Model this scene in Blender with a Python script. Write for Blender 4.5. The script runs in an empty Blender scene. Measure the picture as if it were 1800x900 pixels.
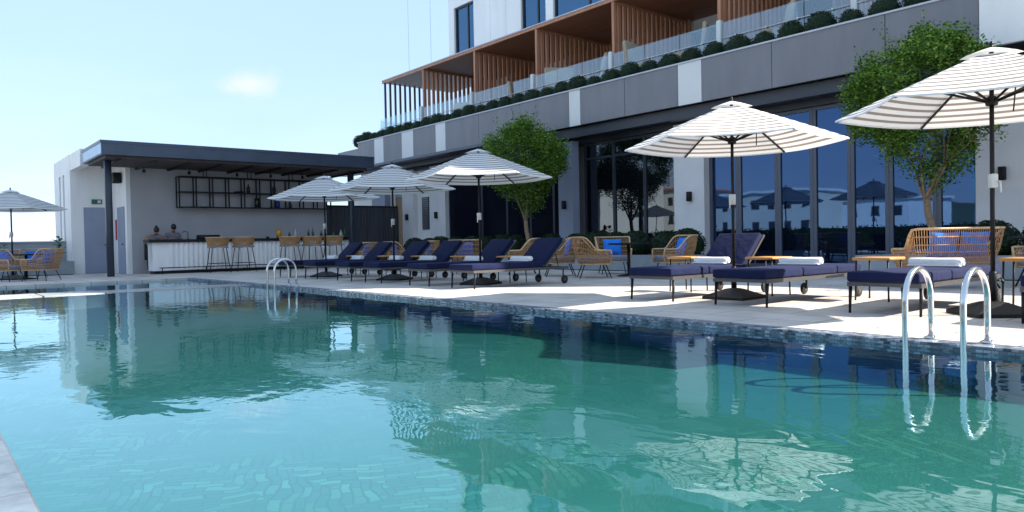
import bpy, bmesh, math, random
from mathutils import Vector, Matrix, noise
R = math.radians
random.seed(7)
scene = bpy.context.scene
C = scene.collection

# ------------------------------------------------------------------ camera
cam_d = bpy.data.cameras.new("camera")
cam = bpy.data.objects.new("camera", cam_d)
C.objects.link(cam)
cam_d.sensor_width = 36.0
cam_d.lens = 26.0
cam_d.clip_start = 0.05
cam_d.clip_end = 60000
CAM_H = 0.82
yaw = math.atan2(0.775, 0.632)          # turned left of +Y
cam.location = (0, 0, CAM_H)
m = Matrix.Rotation(yaw, 4, 'Z') @ Matrix.Rotation(R(90 - 1.12), 4, 'X') @ Matrix.Rotation(R(-1.15), 4, 'Z')
cam.rotation_euler = m.to_euler()
scene.camera = cam

# ------------------------------------------------------------------ light
SUN_EL, SUN_AZ = 36.0, 50.0
world = bpy.data.worlds.new("World")
scene.world = world
world.use_nodes = True
nt = world.node_tree
nt.nodes.clear()
out = nt.nodes.new('ShaderNodeOutputWorld')
bg = nt.nodes.new('ShaderNodeBackground')
sky = nt.nodes.new('ShaderNodeTexSky')
sky.sky_type = 'NISHITA'
sky.sun_disc = False
sky.sun_elevation = R(SUN_EL)
sky.sun_rotation = R(SUN_AZ)
sky.air_density = 1.0
sky.dust_density = 0.2
sky.ozone_density = 1.6
bg.inputs['Strength'].default_value = 0.10
# thin clouds
tc = nt.nodes.new('ShaderNodeTexCoord')
mp = nt.nodes.new('ShaderNodeMapping')
mp.inputs['Scale'].default_value = (2.2, 2.2, 7.0)
mp.inputs['Location'].default_value = (0.35, 0.1, 0.0)
nz = nt.nodes.new('ShaderNodeTexNoise')
nz.inputs['Scale'].default_value = 1.6
nz.inputs['Detail'].default_value = 7
nz.inputs['Roughness'].default_value = 0.55
rp = nt.nodes.new('ShaderNodeValToRGB')
rp.color_ramp.elements[0].position = 0.42
rp.color_ramp.elements[0].color = (0.80, 0.80, 0.80, 1)
rp.color_ramp.elements[1].position = 0.78
rp.color_ramp.elements[1].color = (0.90, 0.90, 0.90, 1)
mx = nt.nodes.new('ShaderNodeMix')
mx.data_type = 'RGBA'
mx.inputs[7].default_value = (1.45, 2.45, 3.5, 1)   # thin high haze evens the sky out
L = nt.links
L.new(tc.outputs['Generated'], mp.inputs['Vector'])
L.new(mp.outputs[0], nz.inputs['Vector'])
L.new(nz.outputs['Fac'], rp.inputs['Fac'])
L.new(rp.outputs['Color'], mx.inputs[0])
L.new(sky.outputs[0], mx.inputs[6])
# one small cumulus puff low over the bar
dotn = nt.nodes.new('ShaderNodeVectorMath'); dotn.operation = 'DOT_PRODUCT'
fwd = Vector((-0.775, 0.632, 0)); rgt = Vector((0.632, 0.775, 0))
cd = (fwd + rgt * (-455 / 1300) + Vector((0, 0, 1)) * (283 / 1300)).normalized()
nd = nt.nodes.new('ShaderNodeVectorMath'); nd.operation = 'SUBTRACT'
nd.inputs[1].default_value = cd
sc_ = nt.nodes.new('ShaderNodeVectorMath'); sc_.operation = 'MULTIPLY'
sc_.inputs[1].default_value = (1, 1, 1.9)
ln = nt.nodes.new('ShaderNodeVectorMath'); ln.operation = 'LENGTH'
n2 = nt.nodes.new('ShaderNodeTexNoise'); n2.inputs['Scale'].default_value = 26; n2.inputs['Detail'].default_value = 6
ad = nt.nodes.new('ShaderNodeMath'); ad.operation = 'MULTIPLY_ADD'
ad.inputs[1].default_value = 0.085
mr = nt.nodes.new('ShaderNodeMapRange')
mr.interpolation_type = 'SMOOTHSTEP'
mr.inputs['From Min'].default_value = 0.088; mr.inputs['From Max'].default_value = 0.045
mr.inputs['To Min'].default_value = 0.0; mr.inputs['To Max'].default_value = 0.24
mx2 = nt.nodes.new('ShaderNodeMix'); mx2.data_type = 'RGBA'
mx2.inputs[7].default_value = (4.4, 3.6, 4.1, 1)
L.new(tc.outputs['Generated'], nd.inputs[0])
L.new(nd.outputs[0], sc_.inputs[0]); L.new(sc_.outputs[0], ln.inputs[0])
L.new(tc.outputs['Generated'], n2.inputs['Vector'])
L.new(n2.outputs['Fac'], ad.inputs[0]); L.new(ln.outputs['Value'], ad.inputs[2])
L.new(ad.outputs[0], mr.inputs['Value'])
L.new(mr.outputs[0], mx2.inputs[0])
L.new(mx.outputs[2], mx2.inputs[6])
wb = nt.nodes.new('ShaderNodeMix'); wb.data_type = 'RGBA'; wb.blend_type = 'MULTIPLY'; wb.inputs[0].default_value = 1.0
wb.inputs[7].default_value = (1.14, 0.98, 0.97, 1)
L.new(mx2.outputs[2], wb.inputs[6]); L.new(wb.outputs[2], bg.inputs['Color'])
L.new(bg.outputs[0], out.inputs['Surface'])

sun_d = bpy.data.lights.new("sun", 'SUN')
sun_d.energy = 3.8
sun_d.angle = R(0.53)
sun_d.color = (1.0, 0.93, 0.82)
sun = bpy.data.objects.new("sun", sun_d)
C.objects.link(sun)
sv = Vector((math.sin(R(SUN_AZ)) * math.cos(R(SUN_EL)), math.cos(R(SUN_AZ)) * math.cos(R(SUN_EL)), math.sin(R(SUN_EL))))
sun.rotation_euler = sv.to_track_quat('Z', 'Y').to_euler()
sun.location = (20, 20, 30)

vs = scene.view_settings
vs.view_transform = 'Standard'
vs.look = 'None'
vs.exposure = 1.82
vs.gamma = 1.0
vs.use_curve_mapping = False
scene.render.engine = 'CYCLES'
try:
    scene.cycles.max_bounces = 10
    scene.cycles.transparent_max_bounces = 24
    scene.cycles.caustics_reflective = False
    scene.cycles.caustics_refractive = False
except Exception:
    pass

# ------------------------------------------------------------------ materials
class Mat:
    def __init__(s, name):
        s.m = bpy.data.materials.new(name); s.m.use_nodes = True
        s.nt = s.m.node_tree; s.n = s.nt.nodes; s.l = s.nt.links
        s.b = s.n['Principled BSDF']; s.o = s.n['Material Output']
    def add(s, t, **kw):
        nd = s.n.new(t)
        for k, v in kw.items(): setattr(nd, k, v)
        return nd

def simple(name, col, rough=0.6, var=0.12, scale=6.0, bump=0.0, bscale=60.0, metal=0.0, spec=0.5, streak=0.0):
    M = Mat(name)
    b = M.b
    b.inputs['Roughness'].default_value = rough
    b.inputs['Metallic'].default_value = metal
    b.inputs['Specular IOR Level'].default_value = spec
    tc = M.add('ShaderNodeTexCoord')
    nz = M.add('ShaderNodeTexNoise'); nz.inputs['Scale'].default_value = scale; nz.inputs['Detail'].default_value = 6
    if streak:
        mp = M.add('ShaderNodeMapping'); mp.inputs['Scale'].default_value = (1, 1, streak)
        M.l.new(tc.outputs['Object'], mp.inputs['Vector']); M.l.new(mp.outputs[0], nz.inputs['Vector'])
    else:
        M.l.new(tc.outputs['Object'], nz.inputs['Vector'])
    r = M.add('ShaderNodeValToRGB')
    r.color_ramp.elements[0].position = 0.3; r.color_ramp.elements[1].position = 0.7
    r.color_ramp.elements[0].color = (*[c * (1 - var) for c in col], 1)
    r.color_ramp.elements[1].color = (*[min(1, c * (1 + var)) for c in col], 1)
    M.l.new(nz.outputs['Fac'], r.inputs['Fac']); M.l.new(r.outputs['Color'], b.inputs['Base Color'])
    if bump:
        n2 = M.add('ShaderNodeTexNoise'); n2.inputs['Scale'].default_value = bscale; n2.inputs['Detail'].default_value = 4
        M.l.new(tc.outputs['Object'], n2.inputs['Vector'])
        bp = M.add('ShaderNodeBump'); bp.inputs['Strength'].default_value = bump; bp.inputs['Distance'].default_value = 0.01
        M.l.new(n2.outputs['Fac'], bp.inputs['Height']); M.l.new(bp.outputs[0], b.inputs['Normal'])
    return M.m

def tiles(name, c1, c2, mort, w, h, gap, rough, offset=0.5, var=0.5, bump=0.3, wall=None, noise_amt=0.25, nscale=1.2, bias=0.0, spec=0.5):
    """brick pattern in world metres; wall: None (floor) | 'x' (wall facing -y) """
    M = Mat(name); b = M.b
    b.inputs['Roughness'].default_value = rough
    b.inputs['Specular IOR Level'].default_value = spec
    g = M.add('ShaderNodeNewGeometry')
    vec = g.outputs['Position']
    if wall == 'x':
        sp = M.add('ShaderNodeSeparateXYZ'); cb = M.add('ShaderNodeCombineXYZ')
        M.l.new(vec, sp.inputs[0]); M.l.new(sp.outputs['X'], cb.inputs['X']); M.l.new(sp.outputs['Z'], cb.inputs['Y'])
        vec = cb.outputs[0]
    br = M.add('ShaderNodeTexBrick'); br.offset = offset
    br.inputs['Scale'].default_value = 1.0
    br.inputs['Brick Width'].default_value = w; br.inputs['Row Height'].default_value = h
    br.inputs['Mortar Size'].default_value = gap; br.inputs['Mortar Smooth'].default_value = 0.1
    br.inputs['Bias'].default_value = bias
    br.inputs['Color1'].default_value = (*c1, 1); br.inputs['Color2'].default_value = (*c2, 1); br.inputs['Mortar'].default_value = (*mort, 1)
    M.l.new(vec, br.inputs['Vector'])
    nz = M.add('ShaderNodeTexNoise'); nz.inputs['Scale'].default_value = nscale; nz.inputs['Detail'].default_value = 8; nz.inputs['Roughness'].default_value = 0.6
    M.l.new(g.outputs['Position'], nz.inputs['Vector'])
    mr = M.add('ShaderNodeMapRange'); mr.inputs['From Min'].default_value = 0.3; mr.inputs['From Max'].default_value = 0.7
    mr.inputs['To Min'].default_value = 1 - noise_amt; mr.inputs['To Max'].default_value = 1 + noise_amt * 0.6
    M.l.new(nz.outputs['Fac'], mr.inputs['Value'])
    mu = M.add('ShaderNodeVectorMath', operation='SCALE')
    M.l.new(br.outputs['Color'], mu.inputs[0]); M.l.new(mr.outputs[0], mu.inputs['Scale'])
    M.l.new(mu.outputs[0], b.inputs['Base Color'])
    bp = M.add('ShaderNodeBump'); bp.inputs['Strength'].default_value = bump; bp.inputs['Distance'].default_value = 0.004; bp.invert = True
    M.l.new(br.outputs['Fac'], bp.inputs['Height']); M.l.new(bp.outputs[0], b.inputs['Normal'])
    return M.m

MT = {}
MT['deck'] = tiles('deck_stone', (0.57, 0.51, 0.46), (0.65, 0.59, 0.53), (0.19, 0.185, 0.185), 1.2, 0.6, 0.009, 0.5, bump=0.5, noise_amt=0.24, nscale=1.6)
MT['slab'] = tiles('coping_slab', (0.085, 0.12, 0.15), (0.17, 0.205, 0.235), (0.12, 0.12, 0.13), 0.30, 0.30, 0.006, 0.4, offset=0.0, bump=0.5, noise_amt=0.3, nscale=9)
MT['mosaic'] = tiles('mosaic_tile', (0.06, 0.09, 0.15), (0.50, 0.55, 0.62), (0.16, 0.17, 0.19), 0.05, 0.025, 0.003, 0.2, bump=0.5, noise_amt=0.5, nscale=9)
MT['mosaic_wall'] = tiles('mosaic_tile_wall', (0.03, 0.05, 0.09), (0.45, 0.50, 0.58), (0.14, 0.15, 0.17), 0.05, 0.025, 0.003, 0.2, bump=0.5, wall='x', noise_amt=0.5, nscale=9)
MT['white_wall'] = simple('white_render', (0.88, 0.84, 0.81), 0.8, 0.06, 2.2, 0.35, 45, streak=0.2)
MT['cool_wall'] = simple('grey_white_render', (0.72, 0.68, 0.67), 0.8, 0.06, 1.4, 0.35, 45)
MT['back_wall'] = simple('bar_grey_render', (0.45, 0.43, 0.44), 0.8, 0.07, 1.1, 0.2, 45)
MT['panel_grey'] = simple('grey_cladding', (0.19, 0.18, 0.195), 0.42, 0.10, 2.2, 0.05, 25, streak=0.25)
MT['panel_edge'] = simple('cladding_joint', (0.03, 0.032, 0.045), 0.7)
MT['panel_white'] = simple('white_cladding', (0.74, 0.71, 0.69), 0.5, 0.05, 0.8)
MT['cap'] = simple('parapet_cap', (0.50, 0.51, 0.56), 0.4, 0.06, 2)
MT['grey_col'] = simple('blue_grey_render', (0.30, 0.33, 0.42), 0.75, 0.06, 1.5, 0.2, 45)
MT['dark_frame'] = simple('dark_aluminium', (0.035, 0.04, 0.055), 0.4, 0.1, 3, spec=0.5)
MT['mid_frame'] = simple('slate_aluminium', (0.085, 0.095, 0.13), 0.4, 0.1, 3)
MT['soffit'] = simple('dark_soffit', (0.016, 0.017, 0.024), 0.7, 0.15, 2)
MT['roof_steel'] = simple('slate_fascia', (0.045, 0.062, 0.095), 0.33, 0.15, 2, metal=0.15)
MT['roof_end'] = simple('sky_tinted_fascia', (0.30, 0.42, 0.55), 0.3, 0.1, 2, metal=0.3)  # sky reflection on the slate roof end, painted into its colour
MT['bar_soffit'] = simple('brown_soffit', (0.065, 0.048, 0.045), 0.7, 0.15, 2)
MT['post'] = simple('slate_post', (0.022, 0.03, 0.045), 0.4, 0.12, 3)
MT['black'] = simple('black_metal', (0.006, 0.006, 0.008), 0.5, 0.2, 8, spec=0.3)
MT['rubber'] = simple('black_rubber', (0.012, 0.012, 0.013), 0.75, 0.2, 12)
MT['bronze'] = simple('bronze_grey_frame', (0.075, 0.07, 0.07), 0.42, 0.1, 8, metal=0.2)
MT['navy'] = simple('navy_fabric', (0.004, 0.008, 0.042), 0.9, 0.15, 5, 1.0, 11, spec=0.25)
b_=MT['navy'].node_tree.nodes['Principled BSDF']; b_.inputs['Sheen Weight'].default_value=0.04; b_.inputs['Sheen Roughness'].default_value=0.6; b_.inputs['Sheen Tint'].default_value=(0.4,0.5,1.0,1)
MT['towel'] = simple('white_towel', (0.82, 0.82, 0.84), 0.95, 0.04, 12, 0.9, 180)
MT['blue'] = simple('blue_fabric', (0.03, 0.21, 0.72), 0.9, 0.12, 5, 0.4, 200, spec=0.2)
MT['blue_dark'] = simple('deep_blue_fabric', (0.03, 0.07, 0.30), 0.9, 0.12, 5, 0.4, 200, spec=0.2)
MT['cream'] = simple('cream_fabric', (0.38, 0.30, 0.21), 0.9, 0.1, 4, 0.3, 150)
MT['rattan'] = simple('rattan_cane', (0.44, 0.235, 0.10), 0.5, 0.35, 30)
MT['rattan_pale'] = simple('pale_rattan_rim', (0.60, 0.38, 0.20), 0.5, 0.25, 25)
MT['grey_cush'] = simple('grey_cushion', (0.22, 0.22, 0.27), 0.9, 0.1, 5, 0.3, 150)
MT['pool_rail'] = simple('brushed_steel', (0.62, 0.62, 0.62), 0.17, 0.05, 6, metal=1.0)
MT['white_gloss'] = simple('white_gloss', (0.62, 0.62, 0.60), 0.35, 0.03, 4)
MT['bark'] = simple('bark', (0.26, 0.17, 0.10), 0.9, 0.35, 18, 1.0, 50)
MT['soil'] = simple('soil', (0.05, 0.035, 0.025), 0.95, 0.3, 10)
MT['planter'] = simple('grey_planter', (0.30, 0.33, 0.36), 0.7, 0.1, 3, 0.2, 50)
MT['skin'] = simple('skin', (0.36, 0.20, 0.14), 0.55, 0.06, 6)
MT['hair'] = simple('black_hair', (0.012, 0.010, 0.010), 0.5, 0.3, 30)
MT['shirt'] = simple('grey_shirt', (0.26, 0.25, 0.29), 0.9, 0.12, 12)
MT['shirt_b'] = simple('blue_grey_shirt', (0.17, 0.19, 0.26), 0.9, 0.12, 12)
MT['red'] = simple('red_sign', (0.55, 0.03, 0.04), 0.5)
MT['green_sign'] = simple('green_sign', (0.01, 0.12, 0.06), 0.5)
MT['glass_dk'] = simple('dark_bottle_glass', (0.02, 0.03, 0.02), 0.08, 0.1, 4)
MT['glass_green'] = simple('green_bottle_glass', (0.03, 0.16, 0.05), 0.08, 0.1, 4)
MT['amber'] = simple('amber_glass', (0.65, 0.33, 0.04), 0.1, 0.1, 4)
MT['wine'] = simple('wine_red', (0.12, 0.01, 0.02), 0.2)
MT['navy_box'] = simple('navy_carton', (0.02, 0.03, 0.22), 0.5)
MT['steel_dark'] = simple('dark_steel', (0.10, 0.10, 0.12), 0.3, metal=0.7)
MT['sea'] = simple('sea_water', (0.22, 0.36, 0.48), 0.25, 0.15, 0.01)
MT['far_cream'] = simple('cream_facade', (0.60, 0.58, 0.50), 0.85, 0.08, 0.2)
MT['far_white'] = simple('pale_facade', (0.66, 0.68, 0.68), 0.85, 0.08, 0.2)
MT['far_teal'] = simple('turquoise_facade', (0.20, 0.50, 0.58), 0.8, 0.08, 0.2)
MT['far_red'] = simple('tile_roof', (0.32, 0.12, 0.08), 0.85, 0.15, 0.5)
MT['far_win'] = simple('far_window_glass', (0.02, 0.03, 0.04), 0.15)
MT['hill'] = simple('hill_green', (0.05, 0.08, 0.06), 0.95, 0.3, 0.02)

def wood(name, c1, c2, axis='Z', sc=14.0, rough=0.5):
    M = Mat(name); b = M.b; b.inputs['Roughness'].default_value = rough
    tc = M.add('ShaderNodeTexCoord'); mp = M.add('ShaderNodeMapping')
    s = {'X': (0.6, sc, sc), 'Y': (sc, 0.6, sc), 'Z': (sc, sc, 0.6)}[axis]
    mp.inputs['Scale'].default_value = s
    nz = M.add('ShaderNodeTexNoise'); nz.inputs['Scale'].default_value = 1.0; nz.inputs['Detail'].default_value = 7
    M.l.new(tc.outputs['Object'], mp.inputs['Vector']); M.l.new(mp.outputs[0], nz.inputs['Vector'])
    r = M.add('ShaderNodeValToRGB'); r.color_ramp.elements[0].position = 0.3; r.color_ramp.elements[1].position = 0.72
    r.color_ramp.elements[0].color = (*c1, 1); r.color_ramp.elements[1].color = (*c2, 1)
    M.l.new(nz.outputs['Fac'], r.inputs['Fac']); M.l.new(r.outputs['Color'], b.inputs['Base Color'])
    return M.m
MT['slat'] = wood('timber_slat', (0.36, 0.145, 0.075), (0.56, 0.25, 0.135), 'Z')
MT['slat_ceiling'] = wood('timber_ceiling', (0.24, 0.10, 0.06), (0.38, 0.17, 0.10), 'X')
MT['slat_dark'] = wood('dark_timber_slat', (0.02, 0.02, 0.028), (0.045, 0.045, 0.06), 'Z')
MT['oak_door'] = wood('oak_door', (0.22, 0.11, 0.035), (0.34, 0.18, 0.06), 'Z')
MT['teak'] = wood('teak', (0.42, 0.18, 0.045), (0.66, 0.34, 0.09), 'X')

def glass_facade(name, tint, ior, base, rough=0.015):
    M = Mat(name); b = M.b
    b.inputs['Base Color'].default_value = (*base, 1); b.inputs['Roughness'].default_value = rough
    b.inputs['IOR'].default_value = ior
    b.inputs['Specular Tint'].default_value = (*tint, 1)
    g = M.add('ShaderNodeNewGeometry')
    nz = M.add('ShaderNodeTexNoise'); nz.inputs['Scale'].default_value = 0.9
    M.l.new(g.outputs['Position'], nz.inputs['Vector'])
    bp = M.add('ShaderNodeBump'); bp.inputs['Strength'].default_value = 0.07; bp.inputs['Distance'].default_value = 0.02
    M.l.new(nz.outputs['Fac'], bp.inputs['Height']); M.l.new(bp.outputs[0], b.inputs['Normal'])
    return M.m
MT['glass_blue'] = glass_facade('blue_mirror_glass', (0.24, 0.46, 0.95), 2.35, (0.004, 0.006, 0.012))
MT['glass_sky'] = glass_facade('sky_window_glass', (0.30, 0.62, 1.0), 2.8, (0.004, 0.006, 0.012))
MT['glass_dark'] = glass_facade('dark_window_glass', (0.8, 0.9, 1.0), 1.85, (0.004, 0.005, 0.008))
MT['glass_deep'] = glass_facade('curtained_glass', (0.6, 0.75, 1.0), 1.22, (0.006, 0.007, 0.013))

def schlick(M, f0, boost=1.0, normal=None):
    lw = M.add('ShaderNodeLayerWeight'); lw.inputs['Blend'].default_value = 0.5
    if normal is not None: M.l.new(normal, lw.inputs['Normal'])
    p = M.add('ShaderNodeMath', operation='POWER'); p.inputs[1].default_value = 5.0; M.l.new(lw.outputs['Facing'], p.inputs[0])
    q = M.add('ShaderNodeMath', operation='MULTIPLY_ADD'); q.inputs[1].default_value = (1 - f0)*boost; q.inputs[2].default_value = f0
    q.use_clamp = True
    M.l.new(p.outputs[0], q.inputs[0]); return q.outputs[0]
def clear_glass(name, tint, ior=1.5):
    M = Mat(name); n = M.n; n.remove(M.b)
    tr = M.add('ShaderNodeBsdfTransparent'); tr.inputs[0].default_value = (*tint, 1)
    gl = M.add('ShaderNodeBsdfGlossy'); gl.inputs['Roughness'].default_value = 0.01
    gl.inputs['Color'].default_value = (0.85, 0.95, 1, 1)
    mx = M.add('ShaderNodeMixShader')
    M.l.new(schlick(M, ior), mx.inputs[0]); M.l.new(tr.outputs[0], mx.inputs[1]); M.l.new(gl.outputs[0], mx.inputs[2])
    M.l.new(mx.outputs[0], M.o.inputs['Surface'])
    return M.m
MT['rail_glass'] = clear_glass('balustrade_glass', (0.90, 0.95, 0.97), 0.13)

def water_mat():
    M = Mat('pool_water'); M.n.remove(M.b)
    tr = M.add('ShaderNodeBsdfTransparent'); tr.inputs[0].default_value = (0.70, 0.99, 0.97, 1)
    gl = M.add('ShaderNodeBsdfGlossy'); gl.inputs['Roughness'].default_value = 0.0; gl.inputs['Color'].default_value = (0.70, 0.90, 0.97, 1)
    mx = M.add('ShaderNodeMixShader')
    g = M.add('ShaderNodeNewGeometry')
    def nzn(scale, sx, sy, det, loc=0):
        mp = M.add('ShaderNodeMapping'); mp.inputs['Scale'].default_value = (sx, sy, 1); mp.inputs['Rotation'].default_value = (0, 0, R(35 + loc))
        nz = M.add('ShaderNodeTexNoise'); nz.inputs['Scale'].default_value = scale; nz.inputs['Detail'].default_value = det
        nz.inputs['Roughness'].default_value = 0.45
        nz.inputs['Distortion'].default_value = 0.6
        M.l.new(g.outputs['Position'], mp.inputs['Vector']); M.l.new(mp.outputs[0], nz.inputs['Vector'])
        return nz.outputs['Fac']
    a = nzn(2.3, 1, 1.5, 2); b_ = nzn(8.0, 1, 1.7, 3, 20)
    # wind patches: where the finer ripple shows
    pz = nzn(0.55, 1, 1, 1, 50)
    mr = M.add('ShaderNodeMapRange'); mr.inputs['From Min'].default_value = 0.42; mr.inputs['From Max'].default_value = 0.62
    mr.inputs['To Min'].default_value = 0.05; mr.inputs['To Max'].default_value = 0.30
    M.l.new(pz, mr.inputs['Value'])
    mu = M.add('ShaderNodeMath', operation='MULTIPLY'); M.l.new(b_, mu.inputs[0]); M.l.new(mr.outputs[0], mu.inputs[1])
    sm = M.add('ShaderNodeMath', operation='ADD'); M.l.new(a, sm.inputs[0]); M.l.new(mu.outputs[0], sm.inputs[1])
    bp = M.add('ShaderNodeBump'); bp.inputs['Strength'].default_value = 0.065; bp.inputs['Distance'].default_value = 0.05
    M.l.new(sm.outputs[0], bp.inputs['Height'])
    M.l.new(bp.outputs[0], gl.inputs['Normal'])
    M.l.new(schlick(M, 0.11, 1.25, bp.outputs[0]), mx.inputs[0]); M.l.new(tr.outputs[0], mx.inputs[1]); M.l.new(gl.outputs[0], mx.inputs[2])
    M.l.new(mx.outputs[0], M.o.inputs['Surface'])
    return M.m
MT['water'] = water_mat()

def pool_floor():
    M = Mat('pool_floor_tile'); b = M.b; b.inputs['Roughness'].default_value = 0.5
    g = M.add('ShaderNodeNewGeometry')
    # distort the look of the floor as seen through moving water
    nz = M.add('ShaderNodeTexNoise'); nz.inputs['Scale'].default_value = 3.0; nz.inputs['Detail'].default_value = 2
    M.l.new(g.outputs['Position'], nz.inputs['Vector'])
    sc = M.add('ShaderNodeVectorMath', operation='SCALE'); sc.inputs['Scale'].default_value = 0.16
    M.l.new(nz.outputs['Color'], sc.inputs[0])
    ad = M.add('ShaderNodeVectorMath', operation='ADD'); M.l.new(g.outputs['Position'], ad.inputs[0]); M.l.new(sc.outputs[0], ad.inputs[1])
    def brick(rot):
        mp = M.add('ShaderNodeMapping'); mp.inputs['Rotation'].default_value = (0, 0, R(rot))
        M.l.new(ad.outputs[0], mp.inputs['Vector'])
        br = M.add('ShaderNodeTexBrick'); br.inputs['Scale'].default_value = 1
        br.inputs['Brick Width'].default_value = 0.15; br.inputs['Row Height'].default_value = 0.05
        br.inputs['Mortar Size'].default_value = 0.006; br.inputs['Bias'].default_value = -0.45
        br.inputs['Color1'].default_value = (0.026, 0.120, 0.112, 1); br.inputs['Color2'].default_value = (0.11, 0.27, 0.22, 1)
        br.inputs['Mortar'].default_value = (0.02, 0.085, 0.08, 1)
        M.l.new(mp.outputs[0], br.inputs['Vector'])
        return br.outputs['Color']
    vo = M.add('ShaderNodeTexVoronoi'); vo.inputs['Scale'].default_value = 3.6; vo.feature = 'F1'; vo.distance = 'CHEBYCHEV'
    vo.inputs['Randomness'].default_value = 0.2
    M.l.new(ad.outputs[0], vo.inputs['Vector'])
    sp = M.add('ShaderNodeSeparateColor'); M.l.new(vo.outputs['Color'], sp.inputs[0])
    gt = M.add('ShaderNodeMath', operation='GREATER_THAN'); gt.inputs[1].default_value = 0.5; M.l.new(sp.outputs[0], gt.inputs[0])
    m1 = M.add('ShaderNodeMix', data_type='RGBA'); M.l.new(gt.outputs[0], m1.inputs[0])
    M.l.new(brick(25), m1.inputs[6]); M.l.new(brick(115), m1.inputs[7])
    # patches where the paler stones gather
    n2 = M.add('ShaderNodeTexNoise'); n2.inputs['Scale'].default_value = 0.9; n2.inputs['Detail'].default_value = 5
    M.l.new(g.outputs['Position'], n2.inputs['Vector'])
    r = M.add('ShaderNodeValToRGB'); r.color_ramp.elements[0].position = 0.46; r.color_ramp.elements[1].position = 0.66
    r.color_ramp.elements[0].color = (0.12, 0.12, 0.12, 1); r.color_ramp.elements[1].color = (0.9, 0.9, 0.9, 1)
    M.l.new(n2.outputs['Fac'], r.inputs['Fac'])
    m2 = M.add('ShaderNodeMix', data_type='RGBA'); M.l.new(r.outputs['Color'], m2.inputs[0])
    m2.inputs[6].default_value = (0.026, 0.120, 0.112, 1); M.l.new(m1.outputs[2], m2.inputs[7])
    M.l.new(m2.outputs[2], b.inputs['Base Color'])
    return M.m
MT['pool_floor'] = pool_floor()
MT['pool_wall'] = simple('pool_wall_tile', (0.02, 0.09, 0.17), 0.5, 0.3, 6)

def canopy_mat(name='striped_canvas', n=12.0, col=(0.29, 0.25, 0.22), duty=0.40):
    M = Mat(name); M.n.remove(M.b)
    uv = M.add('ShaderNodeUVMap'); uv.uv_map = 'UVMap'
    sp = M.add('ShaderNodeSeparateXYZ'); M.l.new(uv.outputs[0], sp.inputs[0])
    mu = M.add('ShaderNodeMath', operation='MULTIPLY'); mu.inputs[1].default_value = n; M.l.new(sp.outputs['Y'], mu.inputs[0])
    fr = M.add('ShaderNodeMath', operation='FRACT'); M.l.new(mu.outputs[0], fr.inputs[0])
    lt = M.add('ShaderNodeMath', operation='LESS_THAN'); lt.inputs[1].default_value = duty; M.l.new(fr.outputs[0], lt.inputs[0])
    mx = M.add('ShaderNodeMix', data_type='RGBA'); M.l.new(lt.outputs[0], mx.inputs[0])
    mx.inputs[6].default_value = (0.80, 0.79, 0.78, 1); mx.inputs[7].default_value = (*col, 1)
    d = M.add('ShaderNodeBsdfDiffuse'); t = M.add('ShaderNodeBsdfTranslucent')
    M.l.new(mx.outputs[2], d.inputs['Color']); M.l.new(mx.outputs[2], t.inputs['Color'])
    ms = M.add('ShaderNodeMixShader'); ms.inputs[0].default_value = 0.24
    nz = M.add('ShaderNodeTexNoise'); nz.inputs['Scale'].default_value = 4; nz.inputs['Detail'].default_value = 4
    tc = M.add('ShaderNodeTexCoord'); M.l.new(tc.outputs['Object'], nz.inputs['Vector'])
    bp = M.add('ShaderNodeBump'); bp.inputs['Strength'].default_value = 0.5; bp.inputs['Distance'].default_value = 0.06
    M.l.new(nz.outputs['Fac'], bp.inputs['Height']); M.l.new(bp.outputs[0], d.inputs['Normal'])
    M.l.new(d.outputs[0], ms.inputs[1]); M.l.new(t.outputs[0], ms.inputs[2]); M.l.new(ms.outputs[0], M.o.inputs['Surface'])
    return M.m
MT['canvas'] = canopy_mat()

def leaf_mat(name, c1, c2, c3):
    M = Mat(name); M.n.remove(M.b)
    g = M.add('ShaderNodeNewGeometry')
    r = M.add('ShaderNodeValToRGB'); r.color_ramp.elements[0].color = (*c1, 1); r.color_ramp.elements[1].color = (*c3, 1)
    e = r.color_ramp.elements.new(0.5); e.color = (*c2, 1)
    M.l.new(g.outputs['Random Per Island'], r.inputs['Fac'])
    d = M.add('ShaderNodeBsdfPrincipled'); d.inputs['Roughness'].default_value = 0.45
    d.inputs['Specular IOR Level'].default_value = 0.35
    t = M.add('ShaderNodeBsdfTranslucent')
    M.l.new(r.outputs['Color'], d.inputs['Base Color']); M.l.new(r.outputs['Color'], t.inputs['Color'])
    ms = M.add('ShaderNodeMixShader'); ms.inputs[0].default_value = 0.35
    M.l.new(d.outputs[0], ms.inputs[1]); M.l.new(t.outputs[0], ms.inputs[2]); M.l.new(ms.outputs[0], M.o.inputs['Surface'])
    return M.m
MT['leaf_tree'] = leaf_mat('tree_leaf', (0.03, 0.075, 0.012), (0.10, 0.21, 0.026), (0.30, 0.45, 0.065))  # pale leaf tones stand in for sunlight on the shaded crowns
MT['leaf_box'] = leaf_mat('box_leaf', (0.007, 0.022, 0.007), (0.013, 0.038, 0.010), (0.026, 0.064, 0.015))
MT['leaf_fig'] = leaf_mat('broad_leaf', (0.02, 0.07, 0.02), (0.04, 0.13, 0.03), (0.10, 0.22, 0.04))

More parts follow.
